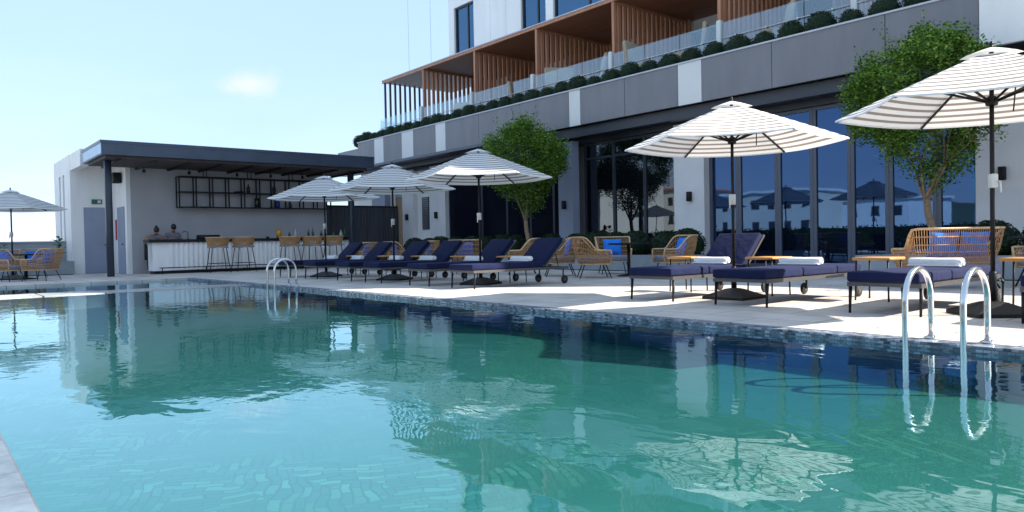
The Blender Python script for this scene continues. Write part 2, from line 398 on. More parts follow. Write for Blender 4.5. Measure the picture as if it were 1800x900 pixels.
# ------------------------------------------------------------------ mesh builder
class MB:
    def __init__(s, uv=False):
        s.v = []; s.f = []; s.uvs = [] if uv else None; s.smooth = []
    def face(s, idx, uv=None, smooth=False):
        s.f.append(idx); s.smooth.append(smooth)
        if s.uvs is not None: s.uvs.append(uv or [(0, 0)] * len(idx))
    def box(s, x0, x1, y0, y1, z0, z1, mat=None):
        if x0 > x1: x0, x1 = x1, x0
        if y0 > y1: y0, y1 = y1, y0
        if z0 > z1: z0, z1 = z1, z0
        b = len(s.v)
        pts = [(x0,y0,z0),(x1,y0,z0),(x1,y1,z0),(x0,y1,z0),(x0,y0,z1),(x1,y0,z1),(x1,y1,z1),(x0,y1,z1)]
        if mat: pts = [tuple(mat @ Vector(p)) for p in pts]
        s.v += pts
        for q in ((0,3,2,1),(4,5,6,7),(0,1,5,4),(1,2,6,5),(2,3,7,6),(3,0,4,7)): s.face([b+i for i in q])
        return s
    def rbox(s, x0, x1, y0, y1, z0, z1, r=0.02, mat=None, seg=2, puff=0.0):
        """rounded box (all edges) built by bevelling through superellipse grid"""
        bm = bmesh.new()
        bmesh.ops.create_cube(bm, size=1)
        for vv in bm.verts:
            vv.co = Vector(((x0+x1)/2 + vv.co.x*abs(x1-x0), (y0+y1)/2 + vv.co.y*abs(y1-y0), (z0+z1)/2 + vv.co.z*abs(z1-z0)))
        bmesh.ops.bevel(bm, geom=list(bm.edges), offset=r, segments=seg, affect='EDGES', profile=0.6)
        if puff:
            bmesh.ops.subdivide_edges(bm, edges=[e for e in bm.edges if e.calc_length() > 0.15], cuts=5, use_grid_fill=True)
            cx, cy, cz = (x0+x1)/2, (y0+y1)/2, (z0+z1)/2
            for vv in bm.verts:
                u = (vv.co.x-cx)/(abs(x1-x0)/2); w = (vv.co.y-cy)/(abs(y1-y0)/2); t = (vv.co.z-cz)/(abs(z1-z0)/2)
                k = max(0, 1-u*u)*max(0, 1-w*w) if abs(z1-z0) <= min(abs(x1-x0), abs(y1-y0)) else 0
                if k: vv.co.z += t*puff*k
                elif abs(y1-y0) <= abs(x1-x0):
                    vv.co.y += w*puff*max(0,1-u*u)*max(0,1-t*t)
        b = len(s.v)
        bm.verts.index_update()
        for vv in bm.verts:
            p = vv.co if mat is None else mat @ vv.co
            s.v.append(tuple(p))
        for fc in bm.faces: s.face([b + q.index for q in fc.verts], smooth=True)
        bm.free()
        return s
    def tube(s, pts, r, n=8, cap=True, closed=False):
        pts = [Vector(p) for p in pts]
        rs = r if isinstance(r, (list, tuple)) else [r]*len(pts)
        b = len(s.v); N = len(pts); prev = None
        for i, p in enumerate(pts):
            if closed: t = (pts[(i+1) % N] - pts[i-1]).normalized()
            else: t = (pts[min(i+1, N-1)] - pts[max(i-1, 0)]).normalized()
            if prev is None:
                up = Vector((0,0,1)) if abs(t.z) < 0.9 else Vector((1,0,0))
                a = t.cross(up).normalized()
            else:
                a = (prev - t*prev.dot(t))
                a = a.normalized() if a.length > 1e-6 else t.orthogonal().normalized()
            prev = a; c = t.cross(a)
            for k in range(n):
                an = 2*math.pi*k/n
                s.v.append(tuple(p + (a*math.cos(an) + c*math.sin(an))*rs[i]))
        for i in range(N if closed else N-1):
            j = (i+1) % N
            for k in range(n):
                s.face([b+i*n+k, b+i*n+(k+1)%n, b+j*n+(k+1)%n, b+j*n+k], smooth=n > 4)
        if cap and not closed:
            s.face([b+k for k in range(n)][::-1]); s.face([b+(N-1)*n+k for k in range(n)])
        return s
    def lathe(s, prof, cx=0, cy=0, n=16, axis='Z'):
        b = len(s.v)
        for (r, z) in prof:
            for k in range(n):
                an = 2*math.pi*k/n
                if axis == 'Z': s.v.append((cx + r*math.cos(an), cy + r*math.sin(an), z))
                else: s.v.append((z, cx + r*math.cos(an), cy + r*math.sin(an)))
        for i in range(len(prof)-1):
            for k in range(n):
                s.face([b+i*n+k, b+i*n+(k+1)%n, b+(i+1)*n+(k+1)%n, b+(i+1)*n+k], smooth=True)
        s.face([b+k for k in range(n)][::-1]); s.face([b+(len(prof)-1)*n+k for k in range(n)])
        return s
    def quad(s, p, uv=None):
        b = len(s.v); s.v += [tuple(q) for q in p]; s.face(list(range(b, b+len(p))), uv); return s
    def build(s, name, mat, parent=None, off=None, fix=True):
        me = bpy.data.meshes.new(name)
        o_ = Vector((0,0,0))
        if parent is not None and off is None:
            o_ = wloc(parent)
        elif off is not None: o_ = Vector(off)
        me.from_pydata([tuple(Vector(p) - o_) for p in s.v], [], s.f)
        if s.uvs is not None:
            ul = me.uv_layers.new(name='UVMap'); i = 0
            for fu in s.uvs:
                for u in fu: ul.data[i].uv = u; i += 1
        me.polygons.foreach_set('use_smooth', s.smooth)
        if fix:
            bm = bmesh.new(); bm.from_mesh(me); bmesh.ops.recalc_face_normals(bm, faces=bm.faces); bm.to_mesh(me); bm.free()
        me.materials.append(mat if not isinstance(mat, str) else MT[mat])
        o = bpy.data.objects.new(name, me); C.objects.link(o)
        if parent is not None:
            o.parent = parent
        elif off is not None: o.location = off
        return o
def wloc(o):
    p = Vector(o.location); q = o.parent
    while q: p += Vector(q.location); q = q.parent
    return p
def tag(o, label=None, cat=None, group=None, kind=None):
    if label: o['label'] = label
    if cat: o['category'] = cat
    if group: o['group'] = group
    if kind: o['kind'] = kind
    return o
def thing(name, label, cat, loc=(0,0,0), rotz=0, group=None):
    o = bpy.data.objects.new(name, None); o.empty_display_size = 0.2
    C.objects.link(o); o.location = loc; o.rotation_euler = (0,0,rotz)
    return tag(o, label, cat, group)
def copy_tree(o, parent=None):
    c = o.copy(); C.objects.link(c)
    if parent is not None: c.parent = parent
    for ch in [k for k in o.children]:
        copy_tree(ch, c)
    return c
def struct(mb, name, mat):
    return tag(mb.build(name, mat), kind='structure')
def av(mb, a0, a1, v0, v1, z0, z1):
    return mb.box(-a0, -a1, v0, v1, z0, z1)
def avbox(name, mat, parent, a0, a1, v0, v1, z0, z1):
    return av(MB(), a0, a1, v0, v1, z0, z1).build(name, mat, parent)

# ------------------------------------------------------------------ ground, pool, water
PE, PW = 5.97, 0.30      # right and left edges of the pool (v)
FE = 21.5                # far edge of the shallow pool (a)
NE = -9.0                # near end behind the camera
WZ = -0.055
mb = MB()
av(mb, 46, -16, PE + 0.16, 22, -0.35, 0.0)
av(mb, 46, FE + 0.0, -7.5, PE + 0.16, -0.35, 0.0)
av(mb, NE, -16, -7.5, PE + 0.16, -0.35, 0.0)
av(mb, FE, NE, -7.5, PW - 0.62, -0.35, 0.0)
struct(mb, 'terrace_paving', 'deck')
mb = MB(); av(mb, FE, NE, PE + 0.0, PE + 0.16, -0.075, -0.004)
o = mb.build('coping_right', 'mosaic'); tag(o, kind='structure'); o.name = 'pool_coping'
mb = MB(); av(mb, FE + 0.0, NE, PE - 0.012, PE - 0.001, -0.072, -0.006); struct(mb, 'pool_edge_band', 'mosaic_wall')
mb = MB(); av(mb, FE, NE, PW - 0.62, PW, -0.30, -0.002); struct(mb, 'near_coping', 'slab')
# basin
BZ = -0.33
mb = MB()
av(mb, FE + 0.3, NE - 0.3, PW - 0.5, PE + 0.5, BZ - 0.2, BZ); struct(mb, 'pool_floor', 'pool_floor')
mb = MB()
av(mb, FE, NE, PE + 0.0, PE + 0.15, BZ, -0.0755)
av(mb, FE, NE, PW - 0.3, PW - 0.01, BZ, -0.305)
av(mb, NE, NE - 0.2, PW, PE, BZ, -0.36)
av(mb, FE, FE + 0.2, PW, PE, BZ, -0.36)
struct(mb, 'pool_wall', 'pool_wall')
mb = MB(); av(mb, FE, 17.85, PW + 0.01, PE - 0.02, -0.325, -0.25); struct(mb, 'shallow_pool_floor', 'slab')
mb = MB()
# divider between the two basins, in stone segments with drain joints
for (v0, v1) in ((PW, 1.95), (1.99, 3.02), (3.06, PE - 0.02)):
    av(mb, 17.8, 16.6, v0, v1, -0.5, -0.040 if v0 < 3 else -0.050)
struct(mb, 'pool_divider', tiles('divider_stone', (0.42, 0.41, 0.40), (0.5, 0.48, 0.46), (0.2, 0.2, 0.2), 0.6, 0.6, 0.004, 0.25, noise_amt=0.3))
mb = MB(); av(mb, FE, NE, PW, PE - 0.013, WZ - 0.0, WZ + 0.0)
mb = MB(); mb.quad([(-FE, PW, WZ), (-NE, PW, WZ), (-NE, PE - 0.013, WZ), (-FE, PE - 0.013, WZ)])
struct(mb, 'water', 'water')
mb = MB(); mb.quad([(-25000, -25000, -32), (25000, -25000, -32), (25000, 25000, -32), (-25000, 25000, -32)])
struct(mb, 'sea', 'sea')

# ------------------------------------------------------------------ main building (podium + tower)
VF = 15.8; ZB, ZT = 4.30, 5.40
VW = 16.8
bld = thing('hotel_building', 'white and slate-grey hotel block with timber-screened balconies above its glazed ground floor', 'building', (-16, VF, 0))
# slabs
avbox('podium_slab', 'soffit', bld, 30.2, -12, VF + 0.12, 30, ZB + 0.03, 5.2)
avbox('terrace_parapet_back', 'panel_grey', bld, 30.2, -12, VF + 0.085, VF + 0.118, ZB + 0.03, ZT - 0.02)
edges = [30.2, 28.7, 27.9, 26.4, 25.5, 23.88, 23.2, 21.1, 18.8, 16.47, 15.98, 14.2, 12.33, 11.58, 9.6, 7.0, 5.26]
whites = {(28.7, 27.9), (26.4, 25.5), (23.88, 23.2), (16.47, 15.98), (12.33, 11.58)}
for i in range(len(edges) - 1):
    a0, a1 = edges[i], edges[i+1]
    w = (a0, a1) in whites
    avbox('fascia_panel', 'panel_white' if w else 'panel_grey', bld, a0 - 0.008, a1 + 0.008, VF + 0.0, VF + 0.08, ZB, ZT - 0.03)
avbox('fascia_panel', 'white_wall', bld, 5.25, -12, VF - 0.03, VF + 0.08, ZB - 0.01, 5.5)
avbox('parapet_cap', 'cap', bld, 30.22, 5.27, VF - 0.03, VF + 0.20, ZT - 0.028, ZT + 0.012)
# lower blade canopy
avbox('blade_canopy', 'mid_frame', bld, 33.2, 17.6, VF - 0.35, VF + 1.0, ZB - 0.16, ZB - 0.06)
avbox('beam', 'dark_frame', bld, 30.2, 5.5, VF + 0.25, VF + 0.55, ZB - 0.30, ZB - 0.004)
avbox('beam', 'dark_frame', bld, 30.2, 5.5, VW - 0.12, VW + 0.25, ZB - 0.42, ZB - 0.002)
# end block at far left above the bar roof
avbox('end_wall', 'panel_grey', bld, 33.0, 30.21, VF + 0.4, VF + 4, 4.6, 5.25)
avbox('end_wall', 'panel_white', bld, 34.6, 33.01, VF + 0.5, VF + 4, 4.6, 5.15)
# ground floor walls (v = VW)
def wall(nm, mat, a0, a1, z0=0.0, z1=None, vo=0.0, th=0.3):
    return avbox(nm, mat, bld, a0, a1, VW + vo, VW + vo + th, z0, z1 if z1 else ZB - 0.35)
wall('wall', 'white_wall', 33.0, 30.4, 2.3)
wall('wall', 'slat_dark', 33.0, 30.41, 0, 2.3, vo=-0.4)
wall('column', 'grey_col', 30.4, 29.2, vo=-0.25)
wall('wall', 'cool_wall', 29.2, 28.75, vo=0.01)
wall('wall', 'grey_col', 28.75, 27.8, 2.86, vo=0.015)
wall('column', 'cool_wall', 27.8, 26.9, vo=-0.2)
wall('wall', 'white_wall', 26.9, 25.6, vo=0.02)
wall('column', 'cool_wall', 25.6, 24.5, vo=-0.2)
wall('column', 'grey_col', 17.5, 16.85, vo=-0.55)
wall('column', 'cool_wall', 13.1, 12.1, vo=-0.25)
wall('wall', 'cool_wall', 5.58, -12, vo=-0.3)
# rear closing wall so nothing shows through
avbox('rear_wall', 'cool_wall', bld, 33, -12, VW + 0.6, VW + 0.8, 0, ZB)
# door
dr = avbox('door', 'oak_door', bld, 28.74, 27.81, VW + 0.05, VW + 0.1, 0.0, 2.85)
MB().tube([(-27.95, VW - 0.0, 1.0), (-27.95, VW - 0.0, 1.25)], 0.015, 6).build('handle', 'steel_dark', dr)
# ventilation grille
g = avbox('vent_grille', 'dark_frame', bld, 26.5, 26.0, VW - 0.02, VW + 0.019, 1.4, 2.75)
mb = MB()
for k in range(16): mb.box(-26.48, -26.02, VW - 0.04, VW - 0.022, 1.44 + k*0.082, 1.48 + k*0.082)
mb.build('louvre', 'panel_grey', g)
# wall lamps (small black boxes)
for (a, vv) in ((29.7, VW - 0.25), (27.35, VW - 0.2), (25.1, VW - 0.2), (17.2, VW - 0.55), (12.55, VW - 0.25), (5.1, VW - 0.3)):
    mb = MB(); mb.rbox(-a - 0.06, -a + 0.06, vv - 0.12, vv - 0.003, 1.82, 2.08, 0.012, seg=1)
    mb.build('wall_lamp', 'black', bld)
# glazing
def glazing(a0, a1, mulls, gmat, ztop, transom=None, fw=0.06, fmat='dark_frame', zb=0.02, pane_split=True, heavy=False):
    xs = [a0] + mulls + [a1]
    for i in range(len(xs) - 1):
        p, q = xs[i], xs[i+1]
        mb = MB()
        hw = fw
        av(mb, p - 0.003, p - hw, VW - 0.03, VW + 0.06, zb, ztop)
        av(mb, q + hw, q + 0.003, VW - 0.03, VW + 0.06, zb, ztop)
        av(mb, p - hw, q + hw, VW - 0.025, VW + 0.055, zb, zb + 0.12)
        av(mb, p - hw, q + hw, VW - 0.025, VW + 0.055, ztop - 0.08, ztop)
        if transom: av(mb, p - hw, q + hw, VW - 0.028, VW + 0.05, transom, transom + 0.07)
        fr = mb.build('window', fmat, bld)
        if transom:
            av(MB(), p - hw, q + hw, VW + 0.01, VW + 0.02, zb + 0.12, transom).build('pane', gmat, fr)
            av(MB(), p - hw, q + hw, VW + 0.01, VW + 0.02, transom + 0.07, ztop - 0.08).build('pane', gmat, fr)
        else:
            av(MB(), p - hw, q + hw, VW + 0.01, VW + 0.02, zb + 0.12, ztop - 0.08).build('pane', gmat, fr)
ZG = ZB - 0.43
glazing(24.48, 17.52, [22.3, 20.8, 19.5, 18.3], 'glass_deep', ZG, 3.2, 0.05)
glazing(16.83, 13.12, [15.57, 14.35], 'glass_dark', ZG, 3.35, 0.05)
glazing(12.08, 5.6, [11.2, 10.07, 9.14, 8.23, 7.38, 6.4], 'glass_blue', ZG, None, 0.085, 'mid_frame')

# terrace floor level stuff
ZF = 5.2
VP = 17.5                       # front of the timber pergola
PEND = 30.8; ZC0, ZC1 = 8.37, 8.48
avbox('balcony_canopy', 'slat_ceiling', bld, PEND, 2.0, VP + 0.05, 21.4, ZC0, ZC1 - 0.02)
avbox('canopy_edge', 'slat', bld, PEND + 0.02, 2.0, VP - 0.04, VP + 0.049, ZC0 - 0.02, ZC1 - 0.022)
avbox('canopy_edge', 'cap', bld, PEND + 0.03, 2.0, VP - 0.06, VP + 0.3, ZC1 - 0.019, ZC1 + 0.02)
bays = [30.75, 27.3, 23.55, 19.85, 16.15, 12.2, 8.5, 4.8]
for i, a in enumerate(bays):
    mb = MB()
    if i == 0:
        # open end screen: slim dark fins
        for k in range(13):
            v = VP + 0.02 + k*0.27
            av(mb, a, a - 0.04, v, v + 0.10, ZF, ZC0 - 0.001)
        mb.build('slat_screen', 'mid_frame', bld)
    else:
        av(mb, a + 0.05, a - 0.05, VP - 0.02, VP + 0.12, ZF, ZC0 - 0.022)
        for k in range(14):
            v = VP + 0.22 + k*0.235
            av(mb, a + 0.03, a - 0.03, v, v + 0.12, ZF, ZC0 - 0.001)
        av(mb, a - 0.035, a - 0.05, VP + 0.13, VP + 3.6, ZC0 - 0.09, ZC0 - 0.002)
        mb.build('slat_screen', 'slat', bld)
# screens closing the rear of the balconies, with dark balcony doors
mb = MB()
for k in range(165):
    a = 28.6 - k*0.155
    if a < 3: break
    bi = min(bays, key=lambda b: abs(b - 1.0 - a))
    if abs(bi - 0.75 - a) < 0.62: continue
    av(mb, a, a - 0.085, 21.15, 21.22, ZF, ZC0 - 0.003)
mb.build('rear_screen', 'slat', bld)
avbox('balcony_wall', 'cool_wall', bld, 28.7, 2.0, 21.4, 21.6, ZF, ZC0 + 0.1)
for b_ in bays[1:]:
    f = avbox('window', 'cap', bld, b_ - 0.1, b_ - 1.42, 21.22, 21.39, ZF, 8.0)
    avbox('pane', 'glass_dark', f, b_ - 0.22, b_ - 1.30, 21.20, 21.218, ZF + 0.05, 7.9)
# glass balustrade and white posts
posts = [30.25, 26.7, 23.1, 19.5, 15.8, 11.85, 8.2, 4.6]
VB = 17.0
for i, a in enumerate(posts):
    if i: MB().rbox(-a - 0.07, -a + 0.07, VB - 0.07, VB + 0.07, ZF, 6.62, 0.02, seg=2).build('balustrade_post', 'white_gloss', bld)
for i in range(len(posts) - 1):
    a0, a1 = posts[i] - 0.075, posts[i+1] + 0.075
    n = 3
    for k in range(n):
        p = a0 + (a1 - a0)*k/n; q = a0 + (a1 - a0)*(k+1)/n
        avbox('glass_panel', 'rail_glass', bld, p - 0.012, q + 0.012, VB - 0.006, VB + 0.006, ZF + 0.05, 6.55)
    mb = MB(); mb.tube([(-a0, VB - 0.05, 6.12), (-a1, VB - 0.05, 6.12)], 0.011, 5)
    mb.build('handrail', 'white_gloss', bld)
    for k in range(4):
        mb = MB()
        a = a0 + (a1 - a0)*(k + 0.5)/4
        mb.lathe([(0.001, VB - 0.02), (0.03, VB - 0.02), (0.03, VB - 0.055), (0.001, VB - 0.055)], 0, 0, 8)
        # turn disc to face the pool
        for j in range(len(mb.v) - 32, len(mb.v)):
            x, y, z = mb.v[j]; mb.v[j] = (-a + x, z, 6.12 + y)
        mb.build('glass_clamp', 'white_gloss', bld)
# side balustrade
avbox('glass_panel', 'rail_glass', bld, 30.25, 30.24, VB + 0.01, 21, ZF, 6.5)

# tower above canopy
VT = 18.2; TA = 26.3; TH = 24.0; AR = -1.5  # unseen height and right end shaped to shade the bar and left loungers
def twall(a0, a1, z0, z1): return avbox('tower_wall', 'white_wall', bld, a0, a1, VT, VT + 0.35, z0, z1)
wins = [(25.9, 24.5, 8.53, 10.75), (21.5, 20.1, 8.53, 11.4), (19.7, 16.9, 8.53, 11.4), (11.6, 9.2, 8.6, 11.4), (7.4, 4.9, 8.6, 11.4), (25.75, 23.2, 12.2, 14.3)][:5]
# compose wall around windows
cuts = [TA]
for w in wins: cuts += [w[0], w[1]]
cuts.append(AR)
for i in range(0, len(cuts), 2):
    twall(cuts[i], cuts[i+1], ZC1 + 0.03, TH)
for (a0, a1, z0, z1) in wins:
    twall(a0, a1, z1, TH)
    if z0 > ZC1 + 0.05: twall(a0, a1, ZC1 + 0.03, z0)
    mb = MB(); z0b = max(z0, ZC1 + 0.04); w = 0.07
    av(mb, a0 - 0.002, a0 - w, VT + 0.08, VT + 0.2, z0b, z1 - 0.002); av(mb, a1 + w, a1 + 0.002, VT + 0.08, VT + 0.2, z0b, z1 - 0.002)
    av(mb, a0 - w, a1 + w, VT + 0.08, VT + 0.2, z1 - w, z1 - 0.003); av(mb, a0 - w, a1 + w, VT + 0.08, VT + 0.2, z0b, z0b + w)
    am = a0*0.38 + a1*0.62
    av(mb, am + w/2, am - w/2, VT + 0.09, VT + 0.19, z0b + w, z1 - w)
    fr = mb.build('window', 'dark_frame', bld)
    avbox('pane', 'glass_sky', fr, a0 - w, am + w/2, VT + 0.13, VT + 0.14, z0b + w, z1 - w)
    avbox('pane', 'glass_sky', fr, am - w/2, a1 + w, VT + 0.13, VT + 0.14, z0b + w, z1 - w)
avbox('tower_wall', 'white_wall', bld, TA, TA - 0.3, VT + 0.36, 30, ZC1 + 0.03, TH)
avbox('tower_wall', 'white_wall', bld, AR + 0.3, AR, VT + 0.36, 30, ZC1 + 0.03, TH)
avbox('tower_roof', 'cap', bld, TA, AR, VT, 30, TH + 0.001, TH + 0.12)
avbox('tower_wall', 'white_wall', bld, TA - 0.31, AR + 0.31, 29.7, 30, ZC1, TH)
# panel joints on tower
mb = MB()
for a in (23.4, 22.4): av(mb, a, a - 0.012, VT - 0.003, VT + 0.001, ZC1 + 0.03, TH)
mb.build('wall_joint', 'cap', bld)

# cleaning cables hanging off a roof boom
for (a, lab) in ((28.6, 'left'), (26.8, 'right')):
    t = thing('cable', 'thin grey cable hanging in the sky, %s one of the two beside the tower' % ('further' if lab == 'left' else 'nearer'), 'cable', (-a, VT - 0.6, 8.55), 0, 'cables hanging beside the tower')
    MB().tube([(-a, VT - 0.6, 8.52), (-a, VT - 0.6, 25.2)], 0.009, 4).build('line', 'cap', t)
    MB().tube([(-a, VT - 0.6, 25.2), (-a + 1.0, VT + 1.0, 25.2), (-24.5, VT + 3, 24.2)], 0.05, 6).build('boom', 'mid_frame', t)

# ------------------------------------------------------------------ bar pavilion
bar = thing('bar_pavilion', 'flat-roofed white poolside bar building with slate roof edge on slim posts', 'building', (-27, 5, 0))
AB = 27.0
avbox('wall', 'back_wall', bar, AB + 0.25, AB, 5.76, 12.7, 0, 3.58)
avbox('side_return', 'white_wall', bar, 29.2, AB, 5.62, 5.755, 0, 3.98)
avbox('wall', 'white_wall', bar, 29.5, 29.205, 4.60, 4.73, 0, 3.98)
avbox('wall', 'white_wall', bar, 29.5, 29.205, 4.731, 5.60, 2.3, 3.98)
avbox('wall', 'white_wall', bar, 29.5, 29.205, 5.55, 5.615, 0, 2.299)
# outer side wall with two tall slots
for (a0, a1) in ((32.6, 31.55), (31.2, 30.75), (30.4, 29.2)):
    avbox('wall', 'white_wall', bar, a0, a1, 4.35, 4.598, 0, 3.5)
avbox('wall', 'white_wall', bar, 32.6, 29.2, 4.35, 4.598, 3.501, 4.1)
avbox('wall', 'cool_wall', bar, 32.6, 29.6, 4.9, 5.0, 0, 3.9)
avbox('lintel', 'white_wall', bar, 29.199, 27.25, 4.36, 4.598, 3.55, 4.09)
avbox('wall', 'white_wall', bar, 32.7, 32.601, 4.35, 12.7, 0, 4.1)
avbox('roof_slab', 'white_wall', bar, 32.6, 27.2, 4.6, 12.7, 3.985, 4.08)
# door in the recess, and narrow side door
d = avbox('door', 'grey_col', bar, 29.28, 29.22, 4.735, 5.545, 0.01, 2.295)
MB().tube([(-29.15, 5.45, 1.0), (-29.15, 5.33, 1.0)], 0.02, 6).build('handle', 'steel_dark', d)
d = avbox('door', 'grey_col', bar, 28.3, 27.3, 5.59, 5.618, 0.01, 2.25)
MB().tube([(-27.45, 5.56, 1.0), (-27.6, 5.56, 1.0)], 0.02, 6).build('handle', 'steel_dark', d)
# roof
r_ = avbox('roof', 'roof_steel', bar, 27.15, 24.2, 4.42, 13.3, 3.60, 4.0)
avbox('roof_edge', 'roof_end', r_, 27.16, 24.19, 4.405, 4.418, 3.63, 3.93)
avbox('roof_edge', 'roof_steel', r_, 27.17, 24.185, 4.39, 13.31, 3.935, 4.02)
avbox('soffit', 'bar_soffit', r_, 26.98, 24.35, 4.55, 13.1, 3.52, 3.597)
mb = MB()
for k in range(9):
    v = 4.9 + k*1.0
    av(mb, 26.97, 24.4, v, v + 0.07, 3.45, 3.519)
mb.build('soffit_beam', 'black', r_)
mb = MB()
for v in (6.0, 7.4, 9.0, 10.2, 11.4, 12.5):
    mb.lathe([(0.001, 3.30), (0.05, 3.30), (0.05, 3.40), (0.012, 3.41), (0.012, 3.52)], -26.2, v, 8)
mb.build('spot_lamp', 'black', r_)
for (a, v) in ((25.0, 4.72), (25.0, 12.75)):
    MB().rbox(-a - 0.09, -a + 0.09, v - 0.09, v + 0.09, 0.0, 3.52, 0.01, seg=1).build('post', 'post', bar)
# speaker and signs
s = MB().rbox(-27.9, -27.5, 5.36, 5.6, 3.05, 3.4, 0.02, seg=1).build('wall_speaker', 'black', bar)
avbox('speaker_bracket', 'steel_dark', s, 27.75, 27.65, 5.6, 5.63, 3.1, 3.3)
ex = avbox('exit_sign', 'green_sign', bar, 29.20, 29.16, 4.98, 5.30, 2.42, 2.58)
avbox('pictogram', 'white_gloss', ex, 29.159, 29.155, 5.16, 5.26, 2.45, 2.55)
avbox('extinguisher_sign', 'red', bar, 28.62, 28.5, 5.585, 5.615, 1.15, 1.85)
# fence right of the bar
fn = thing('slat_fence', 'tall dark vertical-board fence between the bar and the hotel', 'fence', (-28, 14, 0))
mb = MB()
for k in range(26):
    v = 12.78 + k*0.145
    av(mb, 28.1, 28.02, v, v + 0.125, 0.02, 2.38)
mb.build('board', 'slat_dark', fn)
avbox('rail', 'black', fn, 28.16, 28.11, 12.75, 16.5, 0.4, 0.5)
avbox('rail', 'black', fn, 28.17, 28.0, 12.75, 16.5, 2.381, 2.45)

# bar counter
ct = thing('bar_counter', 'long white ribbed bar counter with black top and black foot rail', 'bar counter', (-25.9, 9.6, 0))
CA0, CA1, CV0, CV1 = 26.2, 25.62, 6.05, 13.0
avbox('carcass', 'white_wall', ct, CA0, CA1 + 0.0, CV0, CV1, 0.10, 1.014)
avbox('plinth', 'black', ct, CA0, CA1 + 0.04, CV0 + 0.05, CV1 - 0.05, 0.0, 0.099)
avbox('countertop', 'black', ct, CA0 + 0.05, CA1 - 0.12, CV0 - 0.12, CV1 + 0.05, 1.015, 1.11)
mb = MB()
n = int((CV1 - CV0 - 0.5)/0.155)
for k in range(n):
    v = CV0 + 0.5 + k*0.155
    # half-round rib
    pts = []
    for j in range(7):
        an = math.pi*j/6
        pts.append((-(CA1 - 0.002) + math.sin(an)*0.05, v + 0.0775 - math.cos(an)*0.066))
    b0 = len(mb.v)
    for (x, y) in pts: mb.v.append((x, y, 0.12))
    for (x, y) in pts: mb.v.append((x, y, 1.012))
    for j in range(6): mb.face([b0+j, b0+j+1, b0+7+j+1, b0+7+j], smooth=True)
mb.build('ribbed_front', 'white_wall', ct, fix=False)
mb = MB()
fa = CA1 - 0.32
mb.tube([(-fa, CV0 + 0.15, 0.2), (-fa, CV1 - 0.2, 0.2)], 0.018, 6)
v = CV0 + 0.2
while v < CV1 - 0.1:
    mb.tube([(-fa, v, 0.2), (-fa, v, 0.0)], 0.014, 6)
    mb.tube([(-fa, v, 0.2), (-CA1 - 0.0, v, 0.2)], 0.012, 6); v += 1.35
mb.build('foot_rail', 'black', ct)
# sink tap + appliance on counter
tap = thing('tap', 'curved steel tap on the bar counter beside the second bartender', 'tap', (-26.0, 7.25, 1.11))
MB().tube([(-26.0, 7.25, 1.11), (-26.0, 7.25, 1.32), (-25.99, 7.2, 1.38), (-25.98, 7.1, 1.38), (-25.98, 7.06, 1.33)], 0.014, 6).build('spout', 'steel_dark', tap)
MB().lathe([(0.03, 1.11), (0.03, 1.14), (0.02, 1.15)], -26.0, 7.25, 8).build('tap_base', 'steel_dark', tap)
o = MB().rbox(-25.98, -25.68, 7.5, 8.2, 1.111, 1.25, 0.02, seg=1).build('glass_rack', 'black'); tag(o, 'low black crate on the bar counter left of the first stool pair', 'crate')
bag = MB(); bag.rbox(-25.9, -25.78, 5.86, 5.925, 0.45, 1.0, 0.02, seg=1)
tag(bag.build('apron', 'black'), 'black cloth hanging off the left end of the bar counter', 'cloth')

# hanging shelf
sh = thing('hanging_shelf', 'two-tier black metal shelf hung from the bar ceiling before the grey wall', 'shelf', (-26.7, 9.9, 2.2))
S0, S1 = 7.15, 12.65
mb = MB(); t = 0.021
for a in (26.85, 26.5):
    for z in (2.2, 2.72, 3.24):
        av(mb, a + t, a - t, S0, S1, z, z + 0.035)
for v in [S0 + (S1 - S0)*k/10 for k in range(11)]:
    for a in (26.85, 26.5): av(mb, a + t*0.8, a - t*0.8, v - t, v + t, 2.2, 3.26)
mb.build('frame', 'black', sh)
for z in (2.205, 2.725):
    avbox('shelf_board', 'black', sh, 26.84, 26.51, S0 + 0.01, S1 - 0.01, z, z + 0.02)
for v in [S0 + 0.9 + 1.55*k for k in range(4)]:
    MB().box(-26.52, -26.49, v - .012, v + .012, 3.26, 3.5).build('hanger', 'black', sh)
    MB().box(-26.86, -26.83, v - .012, v + .012, 3.26, 3.5).build('hanger', 'black', sh)
shelf_items = [
 ('bottle', 'glass_dk', 9.55, 2.745, 0.34, 0.06, 'dark bottle on the upper bar shelf, near its middle', 'bottle'),
 ('vase', 'wine', 10.5, 2.745, 0.28, 0.07, 'dark red vase on the upper bar shelf left of the cream bottle', 'vase'),
 ('bottle', 'cream', 11.05, 2.745, 0.28, 0.06, 'cream white bottle on the upper bar shelf', 'bottle'),
 ('canister', 'glass_dk', 9.85, 2.225, 0.36, 0.09, 'black canister on the lower bar shelf', 'canister'),
 ('canister', 'navy_box', 10.62, 2.225, 0.26, 0.09, 'navy blue canister on the lower bar shelf', 'canister'),
 ('bottle', 'glass_dk', 11.1, 2.225, 0.28, 0.06, 'small black bottle on the lower bar shelf, right of the navy canister', 'bottle'),
]
for (nm, mt, v, z, h, r, lab, cat) in shelf_items:
    mb = MB()
    if nm == 'bottle': prof = [(r, z), (r, z+h*0.6), (r*0.4, z+h*0.78), (r*0.35, z+h)]
    elif nm == 'vase': prof = [(r*0.6, z), (r, z+h*0.45), (r*0.8, z+h*0.8), (r*0.5, z+h)]
    else: prof = [(r, z), (r, z+h*0.9), (r*0.9, z+h*0.92), (r*0.9, z+h)]
    mb.lathe(prof, -26.67, v, 10)
    tag(mb.build(nm, mt), lab, cat)
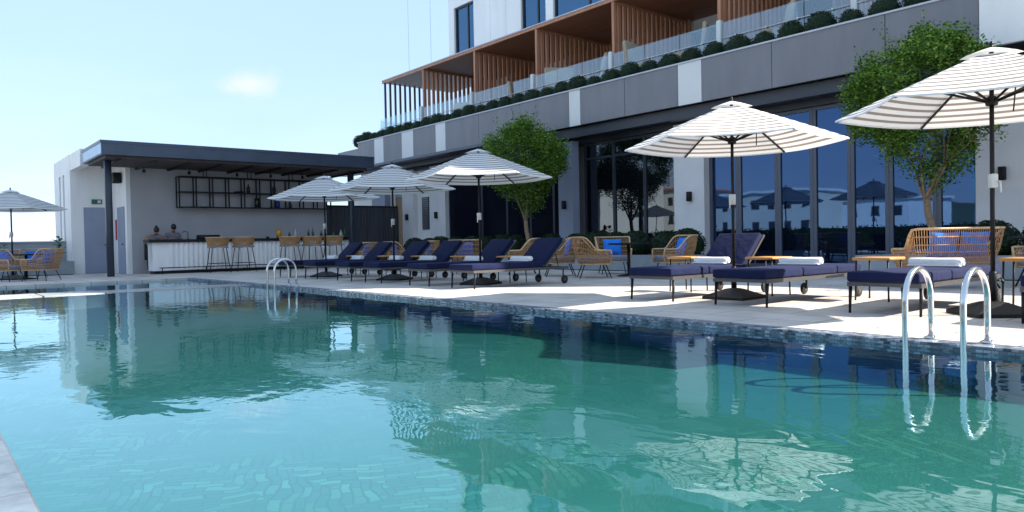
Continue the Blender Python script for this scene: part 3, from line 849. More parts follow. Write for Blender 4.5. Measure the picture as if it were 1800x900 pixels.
o = MB().lathe([(0.03, 2.225), (0.12, 2.30), (0.125, 2.31)], -26.67, 7.98, 12).build('bowl', 'white_gloss'); tag(o, 'white bowl at the left end of the lower bar shelf', 'bowl')
o = MB().lathe([(0.08, 2.745), (0.17, 2.78), (0.175, 2.80)], -26.67, 9.2, 12).build('bowl', 'black'); tag(o, 'flat black bowl on the upper bar shelf', 'bowl')

def bottle(v, a, h, r, mt, lab, cat='bottle', nm='bottle', g='bottles on the bar counter'):
    z = 1.112
    mb = MB(); mb.lathe([(r, z), (r, z+h*0.55), (r*0.38, z+h*0.75), (r*0.34, z+h)], -a, v, 10)
    tag(mb.build(nm, mt), lab, cat, g)
ctr = [(10.95, 'white_gloss', .34, .045, 'white bottle right of the amber jar on the bar counter'),
       (10.72, 'glass_dk', .22, .045, 'squat dark bottle just left of the white bottle on the bar counter'),
       (11.45, 'glass_dk', .30, .04, 'slim dark bottle behind the middle stool on the bar counter'),
       (11.62, 'steel_dark', .36, .04, 'grey shaker bottle behind the middle stool on the bar counter'),
       (11.95, 'glass_dk', .26, .05, 'black bottle left of the pink-topped tray on the bar counter'),
       (12.12, 'wine', .24, .045, 'dark red bottle behind the fourth bar stool'),
       (12.45, 'glass_green', .24, .04, 'green bottle by the umbrella pole on the bar counter'),
       (12.75, 'white_gloss', .28, .06, 'thick white bottle at the right end of the bar counter'),
       (12.9, 'glass_green', .36, .04, 'tall green bottle at the right end of the bar counter')]
for (v, mt, h, r, lab) in ctr: bottle(v, 25.9, h, r, mt, lab)
j = thing('drink_jar', 'amber juice jar with dark base on the bar counter', 'jar', (-25.85, 10.3, 1.11))
MB().lathe([(0.06, 1.15), (0.10, 1.20), (0.11, 1.34), (0.07, 1.42)], -25.85, 10.3, 12).build('jar_body', 'amber', j)
MB().lathe([(0.07, 1.112), (0.07, 1.149)], -25.85, 10.3, 12).build('jar_base', 'black', j)
tag(MB().lathe([(0.05, 1.112), (0.06, 1.17)], -25.85, 9.9, 10).build('cup', 'black'), 'small black cup left of the amber jar on the bar counter', 'cup')

# ------------------------------------------------------------------ bar stools
def make_stool():
    t = thing('bar_stool', 'x', 'bar stool')
    SZ = 0.76
    # local: front faces -y
    mb = MB()
    W, D = 0.27, 0.24
    def per(u):    # u 0..1 around from front-left, back, front-right
        an = math.pi*(1.0 + 0.12) - u*math.pi*1.24
        return (math.cos(an)*W, math.sin(an)*D)
    N = 74
    for k in range(N + 1):
        u = k/N; x, y = per(u)
        h = 0.30
        mb.tube([(x*0.85, y*0.85, SZ), (x*1.08, y*1.08, SZ + h)], 0.006, 4, cap=False)
    for zz in (0.08, 0.16, 0.24):
        pts = []
        for k in range(21):
            x, y = per(k/20); f = 0.85 + 0.23*zz/0.3; pts.append((x*f, y*f, SZ + zz))
        mb.tube(pts, 0.009, 4)
    mb.build('backrest', 'rattan', t)
    mb = MB(); pts = [(per(k/24)[0]*1.09, per(k/24)[1]*1.09, SZ + 0.31) for k in range(25)]
    mb.tube(pts, 0.017, 6); pts = [(per(k/24)[0]*0.86, per(k/24)[1]*0.86, SZ) for k in range(25)]
    mb.tube(pts, 0.014, 6); mb.build('backrest_rim', 'rattan_pale', t)
    MB().rbox(-0.22, 0.22, -0.22, 0.21, SZ - 0.01, SZ + 0.055, 0.025, seg=2).build('seat', 'grey_cush', t)
    for sx in (-1, 1):
        for sy in (-1, 1):
            MB().tube([(sx*0.17, sy*0.16, SZ - 0.01), (sx*0.25, sy*0.24, 0.0)], 0.011, 6).build('leg', 'black', t)
    mb = MB(); q = 0.217
    mb.tube([(-q, -q, .28), (q, -q, .28), (q, q, .28), (-q, q, .28)], 0.009, 5, closed=True); mb.build('footrest', 'black', t)
    return t
st0 = make_stool()
stools = [(7.85, 'rattan bar stool furthest left at the white counter'),
          (8.68, 'rattan bar stool second from the left, ending the left pair'),
          (10.30, 'rattan bar stool first of the right-hand trio, below the amber jar'),
          (11.12, 'rattan bar stool in the middle of the right-hand trio'),
          (11.92, 'rattan bar stool furthest right, partly behind an umbrella pole')]
for i, (v, lab) in enumerate(stools):
    s_ = st0 if i == 0 else copy_tree(st0)
    s_.scale = (1.28, 1.22, 1.07); s_.location = (-24.85, v, 0); s_.rotation_euler = (0, 0, R(90 + (i*7) % 11 - 5)); tag(s_, lab, 'bar stool', 'rattan stools along the bar')
    # stool fronts face the counter (-x)
    s_.rotation_euler.z = R(-90 + (i*7) % 11 - 5)

# ------------------------------------------------------------------ people
def person(name, label, joints, bones, rad, parts_fn, loc):
    t = thing(name, label, 'person', loc)
    me = bpy.data.meshes.new('body')
    names = list(joints.keys())
    me.from_pydata([joints[n] for n in names], [(names.index(a), names.index(b)) for a, b in bones], [])
    me.materials.append(MT['skin'])
    o = bpy.data.objects.new('body', me); C.objects.link(o); o.parent = t
    md = o.modifiers.new('skin', 'SKIN'); md.use_smooth_shade = True
    sl = me.skin_vertices[0].data
    for i, n in enumerate(names):
        sl[i].radius = rad[n]; sl[i].use_root = (n == 'pelvis')
    sb = o.modifiers.new('sub', 'SUBSURF'); sb.levels = 1; sb.render_levels = 2
    parts_fn(t)
    return t
def shell(name, mat, parent, joints, rads, edges):
    me = bpy.data.meshes.new(name)
    me.from_pydata(joints, [], []) if not edges else me.from_pydata(joints, edges, [])
    me.materials.append(MT[mat])
    o = bpy.data.objects.new(name, me); C.objects.link(o); o.parent = parent
    o.modifiers.new('skin', 'SKIN').use_smooth_shade = True
    for i, r in enumerate(rads): me.skin_vertices[0].data[i].radius = r if isinstance(r, tuple) else (r, r)
    me.skin_vertices[0].data[0].use_root = True
    sb = o.modifiers.new('sub', 'SUBSURF'); sb.levels = 1; sb.render_levels = 2
    return o
def head_bits(t, hc, fdir, bun=True):
    f = Vector(fdir).normalized(); up = Vector((0,0,1)); r = f.cross(up).normalized(); u2 = r.cross(f)
    M3 = Matrix((r, f, u2)).transposed().to_4x4()
    hc = Vector(hc)
    def ell(cx, cy, cz, rx, ry, rz, n=12, m_=8):
        b = MB()
        for i in range(m_+1):
            th = math.pi*i/m_
            for k in range(n):
                ph = 2*math.pi*k/n
                p = Vector((cx + rx*math.sin(th)*math.cos(ph), cy + ry*math.sin(th)*math.sin(ph), cz + rz*math.cos(th)))
                b.v.append(tuple(hc + M3 @ p))
        for i in range(m_):
            for k in range(n): b.face([i*n+k, i*n+(k+1)%n, (i+1)*n+(k+1)%n, (i+1)*n+k], smooth=True)
        return b
    wl = wloc(t)
    ell(0, -0.022, 0.028, 0.088, 0.102, 0.108).build('hair', 'hair', t, off=(0,0,0))
    if bun: ell(0, -0.075, 0.12, 0.045, 0.045, 0.042).build('hair_bun', 'hair', t, off=(0,0,0))
    b = ell(0, 0.104, -0.012, 0.014, 0.02, 0.026); b.build('nose', 'skin', t, off=(0,0,0))
    for s in (-1, 1):
        ell(s*0.033, 0.088, 0.012, 0.011, 0.01, 0.008).build('eye', 'black', t, off=(0,0,0))
        ell(s*0.082, 0.0, 0.0, 0.012, 0.022, 0.03).build('ear', 'skin', t, off=(0,0,0))
    ell(0, 0.092, -0.048, 0.026, 0.010, 0.007).build('mouth', 'red', t, off=(0,0,0))
def hand_joints(J, B, Rd, tagn, w, d, side):
    """palm and five fingers: w wrist pos, d direction"""
    w = Vector(w); d = Vector(d).normalized(); up = Vector((0,0,1)); s = d.cross(up).normalized()*side
    J[tagn+'palm'] = tuple(w + d*0.07); Rd[tagn+'palm'] = (0.036, 0.014); B.append((tagn+'wrist', tagn+'palm'))
    for k, ln_ in enumerate((0.065, 0.075, 0.07, 0.055)):
        o_ = s*(0.027 - 0.018*k)
        J[f'{tagn}k{k}'] = tuple(w + d*0.095 + o_); Rd[f'{tagn}k{k}'] = (0.009, 0.009); B.append((tagn+'palm', f'{tagn}k{k}'))
        J[f'{tagn}t{k}'] = tuple(w + d*(0.095 + ln_) + o_*1.2 - up*0.02); Rd[f'{tagn}t{k}'] = (0.007, 0.007); B.append((f'{tagn}k{k}', f'{tagn}t{k}'))
    J[tagn+'th'] = tuple(w + d*0.075 + s*0.055); Rd[tagn+'th'] = (0.010, 0.010); B.append((tagn+'palm', tagn+'th'))
def figure(lean, head, hdir, elbows, wrists, label, loc, shirt, bun):
    # local frame: faces +x (towards pool); origin on floor
    lx, lz = lean
    J = {'pelvis': (0, 0, 0.92), 'belly': (lx*0.35, 0, 0.92 + (lz-0.92)*0.35), 'chest': (lx*0.8, 0, 0.92 + (lz-0.92)*0.8), 'neck': (lx, 0, lz + 0.05),
         'headb': head_base(head), 'head': head}
    Rd = {'pelvis': (0.15, 0.11), 'belly': (0.12, 0.10), 'chest': (0.15, 0.11), 'neck': (0.05, 0.05), 'headb': (0.06, 0.065), 'head': (0.078, 0.088)}
    B = [('pelvis','belly'), ('belly','chest'), ('chest','neck'), ('neck','headb'), ('headb','head')]
    for s, n in ((-1,'l'), (1,'r')):
        J[n+'sh'] = (lx*0.86, s*0.18, 0.92 + (lz-0.92)*0.9); Rd[n+'sh'] = (0.055, 0.055)
        e = elbows[0 if s < 0 else 1]; w = wrists[0 if s < 0 else 1]
        J[n+'el'] = e; Rd[n+'el'] = (0.042, 0.042); J[n+'wrist'] = w; Rd[n+'wrist'] = (0.026, 0.022)
        B += [('chest', n+'sh'), (n+'sh', n+'el'), (n+'el', n+'wrist')]
        hand_joints(J, B, Rd, n, w, Vector(w) - Vector(e), s)
        J[n+'hip'] = (0, s*0.10, 0.86); Rd[n+'hip'] = (0.095, 0.095)
        J[n+'kn'] = (0.02, s*0.11, 0.48); Rd[n+'kn'] = (0.062, 0.062)
        J[n+'an'] = (-0.02, s*0.11, 0.09); Rd[n+'an'] = (0.042, 0.042)
        J[n+'toe'] = (0.14, s*0.12, 0.035); Rd[n+'toe'] = (0.04, 0.028)
        B += [('pelvis', n+'hip'), (n+'hip', n+'kn'), (n+'kn', n+'an'), (n+'an', n+'toe')]
    def parts(t):
        js = [J['pelvis'], J['belly'], J['chest'], J['lsh'], J['rsh'], tuple((Vector(J['lsh'])*0.3 + Vector(J['lel'])*0.7)), tuple((Vector(J['rsh'])*0.3 + Vector(J['rel'])*0.7))]
        shell('shirt', shirt, t, js, [(0.165, 0.125), (0.14, 0.118), (0.165, 0.125), 0.072, 0.072, 0.056, 0.056], [(0,1),(1,2),(2,3),(2,4),(3,5),(4,6)])
        shell('trousers', 'black', t, [J['pelvis'], J['lhip'], J['rhip'], J['lkn'], J['rkn'], J['lan'], J['ran']], [(0.16,0.12), 0.108, 0.108, 0.078, 0.078, 0.06, 0.06], [(0,1),(0,2),(1,3),(2,4),(3,5),(4,6)])
        head_bits(t, J['head'], hdir, bun)
    return person('person', label, J, B, Rd, parts, loc)
def head_base(h): return (h[0] - 0.03, h[1], h[2] - 0.075)
p1 = figure((0.30, 1.26), (0.44, 0.03, 1.40), (1, 0.1, -0.5), [(0.30, -0.30, 1.17), (0.36, 0.26, 1.17)], [(0.50, -0.20, 1.15), (0.52, 0.18, 1.15)],
    'person with dark hair bun and grey shirt leaning on the bar counter', (-26.45, 6.25, 0), 'shirt', True)
p2 = figure((0.10, 1.33), (0.22, 0.0, 1.50), (1, 0.0, -0.8), [(0.14, -0.27, 1.12), (0.14, 0.27, 1.12)], [(0.36, -0.12, 1.14), (0.36, 0.12, 1.14)],
    'person with bowed head and blue-grey shirt standing behind the bar counter', (-26.4, 6.85, 0), 'shirt_b', False)

# ------------------------------------------------------------------ sun loungers
LW = 0.70
def make_lounger(raised):
    """local: foot end at y=0 towards -y, head towards +y, x centred"""
    t = thing('sun_lounger', 'x', 'sun lounger')
    Lf = 2.25; HZ = 0.325; hy = 1.62; w = LW/2
    mb = MB()
    for sx in (-1, 1): mb.box(sx*w - 0.018, sx*w + 0.018, 0, Lf, HZ - 0.045, HZ)
    for y in (0.0, 0.55, 1.1, hy, Lf - 0.03): mb.box(-w + 0.018, w - 0.018, y, y + 0.03, HZ - 0.04, HZ - 0.003)
    mb.build('frame', 'bronze', t)
    for sx in (-1, 1):
        MB().tube([(sx*(w - 0.0), 0.04, HZ - 0.045), (sx*(w - 0.0), 0.02, 0.0)], [0.02, 0.013], 8).build('leg', 'black', t)
    for sx in (-1, 1):
        lg = MB().tube([(sx*(w + 0.0), Lf - 0.13, HZ - 0.045), (sx*(w + 0.0), Lf - 0.13, 0.08)], 0.014, 6).build('rear_leg', 'black', t)
        x0 = sx*(w + 0.035)
        wh = MB().lathe([(0.02, x0 - 0.018), (0.072, x0 - 0.018), (0.08, x0 - 0.010), (0.08, x0 + 0.010), (0.072, x0 + 0.018), (0.02, x0 + 0.018)], Lf - 0.13, 0.08, 20, axis='X').build('wheel', 'rubber', t)
        MB().lathe([(0.03, x0 - 0.022), (0.03, x0 + 0.022)], Lf - 0.13, 0.08, 12, axis='X').build('hub', 'bronze', wh)
    CZ = 0.108
    s1 = MB(); s1.rbox(-w - 0.01, w + 0.01, -0.03, 0.80, HZ + 0.004, HZ + CZ, 0.028, seg=3, puff=0.006)
    s1.build('seat_cushion', 'navy', t)
    s2 = MB(); s2.rbox(-w - 0.01, w + 0.01, 0.806, hy - 0.0, HZ + 0.004, HZ + CZ, 0.028, seg=3, puff=0.006)
    s2.build('seat_cushion', 'navy', t)
    if raised:
        M_ = Matrix.Translation((0, hy + 0.02, HZ + 0.03)) @ Matrix.Rotation(R(44), 4, 'X')
        b = MB(); b.rbox(-w - 0.01, w + 0.01, 0.0, 0.68, 0.0, CZ - 0.025, 0.028, M_, seg=3)
        b.build('back_cushion', 'navy', t)
        mb = MB()
        for sx in (-1, 1): mb.box(sx*w - 0.015, sx*w + 0.015, 0, 0.72, -0.035, -0.003, M_)
        mb.box(-w + 0.016, w - 0.016, 0.68, 0.71, -0.03, -0.006, M_)
        mb.build('back_frame', 'bronze', t)
        p = M_ @ Vector((w - 0.05, 0.42, -0.02)); q = (w - 0.05, Lf - 0.2, HZ - 0.02)
        mb = MB(); mb.tube([p, q], 0.009, 6); mb.tube([(-p.x, p.y, p.z), (-q[0], q[1], q[2])], 0.009, 6)
        mb.tube([(-w + .05, Lf - 0.2, HZ - .02), (w - .05, Lf - 0.2, HZ - .02)], 0.009, 6); mb.build('back_strut', 'black', t)
    else:
        b = MB(); b.rbox(-w - 0.01, w + 0.01, hy + 0.006, Lf + 0.01, HZ + 0.004, HZ + CZ, 0.028, seg=3, puff=0.006)
        b.build('back_cushion', 'navy', t)
    return t
up0 = make_lounger(True); fl0 = make_lounger(False)
left_as = [18.8, 17.23, 15.43, 14.03, 12.2, 10.75]
lab_l = ['navy raised-back sun lounger furthest left in the shaded row, behind the small ladder rails',
         'navy sun lounger second from the left in the shaded row',
         'navy shaded sun lounger just left of the second parasol pole',
         'navy shaded sun lounger just right of the second parasol pole',
         'navy shaded sun lounger just left of the third parasol pole',
         'navy sun lounger ending the shaded row, its whole side and wheels in view']
right_as = [6.45, 5.085, 3.43, 1.87]
lab_r = ['sunlit navy sun lounger with raised back beside the wicker chairs',
         'flat navy sun lounger in the sunlit group right of the black umbrella base',
         'flat navy sun lounger behind the near pool ladder',
         'navy sun lounger cut by the right edge of the picture']
used = {}
LV = 7.63
for i, (a, lab) in enumerate(list(zip(left_as, lab_l)) + list(zip(right_as, lab_r))):
    up = i < 7
    key = 'u' if up else 'f'
    src = up0 if up else fl0
    o = src if key not in used else copy_tree(src)
    used[key] = 1
    o.location = (-a, LV + random.uniform(-.03, .03), 0); o.rotation_euler = (0, 0, R(random.uniform(-0.8, 0.8)))
    tag(o, lab, 'sun lounger', 'navy sun loungers along the pool')

# towels
def make_towel():
    mb = MB(); pts = []
    # spiral roll profile extruded along x
    n = 40; prof = []
    for k in range(n):
        an = k/n*2*math.pi*2.2; r = 0.014 + 0.036*k/n
        prof.append((math.cos(an)*r*1.15, math.sin(an)*r + 0.052))
    outer = prof[-19:]
    Lh = 0.28
    b0 = len(mb.v)
    ring = [(math.cos(2*math.pi*k/20)*0.062, 0.050 + math.sin(2*math.pi*k/20)*0.048) for k in range(20)]
    xs = [-Lh, -Lh*0.97, -0.1, 0.05, 0.2, Lh*0.97, Lh]
    sc = [0.86, 1.0, 1.03, 0.98, 1.02, 1.0, 0.86]
    for x, s_ in zip(xs, sc):
        for (y, z) in ring: mb.v.append((x, y*s_, 0.05 + (z - 0.05)*s_))
    for i in range(len(xs) - 1):
        for k in range(20): mb.face([b0+i*20+k, b0+i*20+(k+1)%20, b0+(i+1)*20+(k+1)%20, b0+(i+1)*20+k], smooth=True)
    mb.face([b0+k for k in range(20)]); mb.face([b0+(len(xs)-1)*20+k for k in range(20)])
    for sx in (-1, 1):
        mb.tube([(sx*(Lh + 0.002), y*0.8, 0.006 + z*0.86) for (y, z) in prof[6::2]], 0.005, 4)
    # loose flap under the roll
    mb.rbox(-Lh*0.98, Lh*0.98, -0.10, 0.0, 0.002, 0.022, 0.008, seg=2)
    return mb
tow0 = None
tl = ['furthest left lounger of the shaded row', 'second lounger of the shaded row', 'shaded lounger just left of the second parasol pole', 'shaded lounger just right of the second parasol pole',
      'fifth lounger of the shaded row, crossed by the third parasol pole', 'right-end lounger of the shaded row', 'raised sunlit lounger, left of the bright parasol pole',
      'flat sunlit lounger right of the bright parasol pole', 'flat lounger behind the near pool ladder', 'lounger cut by the right picture edge']
for i, a in enumerate(left_as + right_as):
    if tow0 is None: tow0 = make_towel().build('rolled_towel', 'towel'); o = tow0
    else: o = tow0.copy(); C.objects.link(o)
    o.location = (-a + random.uniform(-.04, .04), LV + 1.36 + random.uniform(-.06, .06), 0.443); o.rotation_euler = (0, 0, R(random.uniform(-6, 6)))
    tag(o, 'rolled white towel on the ' + tl[i].replace(' of the shaded row', ' in the shade'), 'towel', 'rolled towels on the loungers')

# side tables
def make_side():
    t = thing('side_table', 'x', 'side table')
    MB().rbox(-0.23, 0.23, -0.23, 0.23, 0.50, 0.535, 0.008, seg=1).build('tabletop', 'teak', t)
    for sx in (-1, 1):
        for sy in (-1, 1): MB().tube([(sx*0.19, sy*0.19, 0.5), (sx*0.20, sy*0.20, 0)], 0.011, 6).build('leg', 'black', t)
    return t
sd0 = make_side()
sts = [18.02, 16.33, 14.73, 13.1, 11.47, 7.15, 5.77, 4.25, 2.65]
sl_ = ['between the first and second shaded loungers', 'between the second and third shaded loungers', 'between the third and fourth shaded loungers', 'between the fourth and fifth shaded loungers',
       'between the fifth and sixth shaded loungers', 'left of the raised sunlit lounger', 'between the raised and the flat sunlit loungers', 'left of the lounger behind the near ladder', 'beside the rightmost parasol pole']
for i, a in enumerate(sts):
    o = sd0 if i == 0 else copy_tree(sd0)
    o.location = (-a, LV + 1.72, 0.0); o.rotation_euler = (0, 0, R(random.uniform(-5, 5)))
    tag(o, 'small teak-topped side table ' + sl_[i], 'side table', 'teak side tables between the loungers')

# ------------------------------------------------------------------ parasols
def make_umbrella():
    t = thing('parasol', 'x', 'parasol')
    RAD, ZR, ZT_ = 1.43, 2.06, 2.60
    n = 6; seg = 12
    mb = MB(uv=True)
    def P(k, f, s, r0=0.0, z1=ZT_, zr=ZR, rad=RAD, sag=0.025):
        # panel k, radial fraction f, cross fraction s
        a0 = 2*math.pi*(k + 0.5)/n; a1 = 2*math.pi*(k + 1.5)/n
        r = rad*f
        p = Vector((math.cos(a0)*r, math.sin(a0)*r, 0))*(1-s) + Vector((math.cos(a1)*r, math.sin(a1)*r, 0))*s
        z = z1 + (zr - z1)*(f**1.06)
        z -= sag*4*s*(1-s)*f
        inw = 1 - 0.02*4*s*(1-s)*f
        return (p.x*inw, p.y*inw, z)
    F0 = 0.13
    cs = 8
    for k in range(n):
        for i in range(seg):
            f0 = F0 + (1-F0)*i/seg; f1 = F0 + (1-F0)*(i+1)/seg
            for j in range(cs):
                s0, s1 = j/cs, (j+1)/cs
                b = len(mb.v); mb.v += [P(k,f0,s0), P(k,f1,s0), P(k,f1,s1), P(k,f0,s1)]
                mb.face([b,b+1,b+2,b+3], [(s0,f0),(s0,f1),(s1,f1),(s1,f0)], True)
    cn = mb.build('canopy', 'canvas', t, fix=False)
    # valance hem
    mb = MB(uv=True)
    for k in range(n):
        for j in range(cs):
            p, q = P(k, 1, j/cs), P(k, 1, (j+1)/cs)
            mb.quad([p, q, (q[0]*1.002, q[1]*1.002, q[2]-0.018), (p[0]*1.002, p[1]*1.002, p[2]-0.018)], [(0,0.985),(1,0.985),(1,0.999),(0,0.999)])
    mb.build('hem', 'canvas', t, fix=False)
    # vent cap
    mb = MB(uv=True)
    for k in range(n):
        for i in range(3):
            f0, f1 = i/3, (i+1)/3
            for j in range(4):
                s0, s1 = j/4, (j+1)/4
                q = [P(k,f,s,0,ZT_+0.03,ZT_-0.055,0.27,-0.01) for f, s in ((f0,s0),(f1,s0),(f1,s1),(f0,s1))]
                mb.quad(q, [(s0,.95),(s0,.99),(s1,.99),(s1,.95)])
    mb.build('vent_cap', 'canvas', t, fix=False)
    mb = MB(); mb.lathe([(0.004, ZT_+0.09), (0.018, ZT_+0.075), (0.022, ZT_+0.055), (0.012, ZT_+0.035), (0.03, ZT_+0.03)][::-1], 0, 0, 10); mb.build('finial', 'black', t)
    for k in range(n):
        an = 2*math.pi*(k + 0.5)/n; c, s = math.cos(an), math.sin(an)
        rb = MB().tube([(c*0.05, s*0.05, ZT_ - 0.06), (c*RAD*0.5, s*RAD*0.5, ZT_ + (ZR-ZT_)*0.5 - 0.025), (c*RAD*0.99, s*RAD*0.99, ZR - 0.012)], 0.015, 5).build('rib', 'black', t)
        MB().tube([(c*0.045, s*0.045, 2.10), (c*RAD*0.46, s*RAD*0.46, ZT_ + (ZR-ZT_)*0.46 - 0.03)], 0.013, 5).build('strut', 'black', rb)
    MB().lathe([(0.05, 2.06), (0.055, 2.08), (0.055, 2.13), (0.035, 2.15)], 0, 0, 12).build('runner', 'black', t)
    MB().tube([(0, 0, 0.08), (0, 0, ZT_ - 0.02)], 0.021, 10).build('pole', 'black', t)
    cr = MB(); cr.rbox(-0.033, 0.033, -0.05, 0.03, 1.25, 1.39, 0.015, seg=2); cr = cr.build('crank_box', 'white_gloss', t)
    MB().tube([(0.02, -0.06, 1.31), (0.02, -0.10, 1.31), (0.02, -0.11, 1.20)], 0.01, 6).build('crank_handle', 'white_gloss', cr)
    # base: low square pyramid
    mb = MB(); w = 0.30
    lv = [(w, 0.0), (w, 0.035), (0.09, 0.13), (0.05, 0.14)]
    for (ww, z) in lv:
        mb.v += [(-ww,-ww,z),(ww,-ww,z),(ww,ww,z),(-ww,ww,z)]
    for i in range(3):
        for k in range(4): mb.face([i*4+k, i*4+(k+1)%4, i*4+4+(k+1)%4, i*4+4+k])
    mb.face([0,3,2,1]); mb.face([12,13,14,15])
    bs = mb.build('base', 'black', t)
    MB().lathe([(0.036, 0.12), (0.034, 0.42), (0.028, 0.43)], 0, 0, 12).build('base_tube', 'black', bs)
    MB().tube([(0.03, 0, 0.34), (0.08, 0, 0.34)], 0.01, 6).tube([(0.085, -0.02, 0.32), (0.085, 0.02, 0.36)], 0.014, 6).build('knob', 'black', bs)
    # cord
    MB().tube([(0.30, 0.12, 2.33), (0.29, 0.12, 2.18), (0.28, 0.13, 2.02)], 0.007, 5).build('tie_strap', 'black', t)
    return t
um0 = make_umbrella()
ums = [(18.0, 8.42, 'pale striped parasol nearest the bar, over the leftmost loungers'),
       (14.73, 8.55, 'pale striped parasol second from the bar, before the oak door'),
       (11.52, 8.6, 'white striped parasol in front of the smaller-looking tree'),
       (5.78, 8.53, 'sunlit white and taupe striped parasol before the blue mirrored doors'),
       (2.65, 8.27, 'large striped parasol cut by the right picture edge, before the nearer tree'),
       (26.0, 2.35, 'striped parasol at the far left edge over the blue-cushioned chairs')]
for i, (a, v, lab) in enumerate(ums):
    o = um0 if i == 0 else copy_tree(um0)
    o.location = (-a, v, 0); o.rotation_euler = (0, 0, R([32, 28, 22, 3, 47, 44][i]))
    tag(o, lab, 'parasol', 'striped parasols round the pool')

# ------------------------------------------------------------------ wicker chairs
def make_chair(W=0.36, D=0.33, name='wicker_chair', cat='armchair'):
    t = thing(name, 'x', cat)
    SZ = 0.36
    def base(u):
        # u: 0 left front .. 1 right front, going round the back (+y)
        pts = [(-W, -D), (-W, D*0.55), (-W*0.72, D), (W*0.72, D), (W, D*0.55), (W, -D)]
        ls = [0]
        for i in range(5): ls.append(ls[-1] + math.dist(pts[i], pts[i+1]))
        q = u*ls[-1]
        for i in range(5):
            if q <= ls[i+1] + 1e-9:
                f = (q - ls[i])/(ls[i+1]-ls[i]); return (pts[i][0]*(1-f)+pts[i+1][0]*f, pts[i][1]*(1-f)+pts[i+1][1]*f)
        return pts[-1]
    def top(u):
        x, y = base(u)
        k = min(1, max(0, (y + D*0.15)/(D*0.75))); k = k*k*(3-2*k)
        h = 0.23*(1-k) + 0.52*k
        fl = 1.05 + 0.12*k
        return (x*fl, y*(1.0 + 0.38*k) + 0.0, SZ + h)
    NC = int(46*(W/0.36)**0.8) + 18
    mb = MB()
    def bot(u):
        x, y = base(u); return (x*0.93, y*0.95, SZ - 0.06)
    def sm(f, u0):
        b, tt = Vector(bot(u0)), Vector(top(u0)); p = b.lerp(tt, f); o_ = 0.03*math.sin(math.pi*f)
        d = Vector((p.x, p.y, 0)).normalized(); return p + d*o_
    for k in range(NC + 1):
        u = k/NC; mb.tube([sm(0, u), sm(.5, u), sm(1, u)], 0.0055, 4, cap=False)
    for f in (0.14, 0.28, 0.42, 0.60, 0.80):
        mb.tube([sm(f, k/30) for k in range(31)], 0.008, 4)
    mb.build('woven_shell', 'rattan', t)
    mb = MB()
    rim = [sm(1, k/36) for k in range(37)]
    fl_ = Vector(bot(0)); fr_ = Vector(bot(1))
    mb.tube([fl_, Vector((fl_.x*1.06, fl_.y - 0.03, SZ + 0.1))] + rim + [Vector((fr_.x*1.06, fr_.y - 0.03, SZ + 0.1)), fr_], 0.018, 7)
    mb.tube([sm(0, k/30) for k in range(31)], 0.016, 6)
    mb.tube([fl_, fr_], 0.016, 6)
    mb.build('rim', 'rattan_pale', t)
    MB().rbox(-W*0.88, W*0.88, -D*0.95, D*0.85, SZ - 0.05, SZ + 0.07, 0.035, seg=2, puff=0.015).build('seat_cushion', 'grey_cush', t)
    for sx in (-1, 1):
        for sy in (-1, 1):
            MB().tube([(sx*W*0.72, sy*D*0.68, SZ - 0.06), (sx*W*0.92, sy*D*1.02, 0)], 0.012, 6).build('leg', 'black', t)
    return t
def make_pillow(mt='blue'):
    mb = MB()
    n = 10; W_, H_ = 0.23, 0.2
    for side in (1, -1):
        b = len(mb.v)
        for i in range(n+1):
            for j in range(n+1):
                u, w = 2*i/n-1, 2*j/n-1
                th = 0.075*(max(0, 1-abs(u)**2.4)*max(0, 1-abs(w)**2.4))**0.5
                pin = 1 - 0.07*(u*u*(1-w*w) + w*w*(1-u*u))
                mb.v.append((u*W_*pin, side*th, w*H_*pin))
        for i in range(n):
            for j in range(n): mb.face([b+i*(n+1)+j, b+(i+1)*(n+1)+j, b+(i+1)*(n+1)+j+1, b+i*(n+1)+j+1], smooth=True)
    return mb
ch0 = make_chair(); used_c = False
plw = make_pillow().build('cushion', 'blue'); plw_used = False
# (a, v, rotz deg, label)
chairs = [
 (11.35, 11.55, 141, 'wicker armchair seen from behind in the middle of the deck, facing right', 0),
 (12.65, 11.75, -39, 'wicker armchair facing left directly behind the right-end shaded lounger', 1),
 (12.2, 13.1, 51, 'wicker armchair facing the pool with a big blue cushion by the dark table', 1),
 (10.35, 13.0, -30, 'wicker armchair facing left before the round hedge beside the white column', 1),
 (14.2, 11.9, -39, 'wicker armchair facing left, behind the gap between the last two shaded loungers', 0),
 (15.6, 11.2, -135, 'wicker armchair with its back to the pool, left of the third parasol pole', 1),
 (17.9, 11.3, -45, 'wicker armchair with blue cushion between the fourth and third shaded lounger backs', 1),
 (19.4, 11.5, 165, 'wicker armchair near the oak door behind the second parasol pole', 1),
 (21.2, 11.1, -50, 'wicker armchair with blue cushion nearest the bar stools', 1),
 (3.35, 12.9, -20, 'wicker armchair cut by the right picture edge near the white wall', 0),
 (24.2, 2.85, -39, 'wicker armchair with bright blue cushion beside the far left parasol, facing left', 1),
 (24.6, 2.05, 141, 'wicker armchair at the far left edge of the picture, facing right', 0),
 (27.1, 2.9, 60, 'wicker armchair behind the far left table, facing the pool', 1),
 (27.0, 2.2, 75, 'wicker armchair behind the far left parasol pole with a blue cushion', 1),
]
pl_lab = []
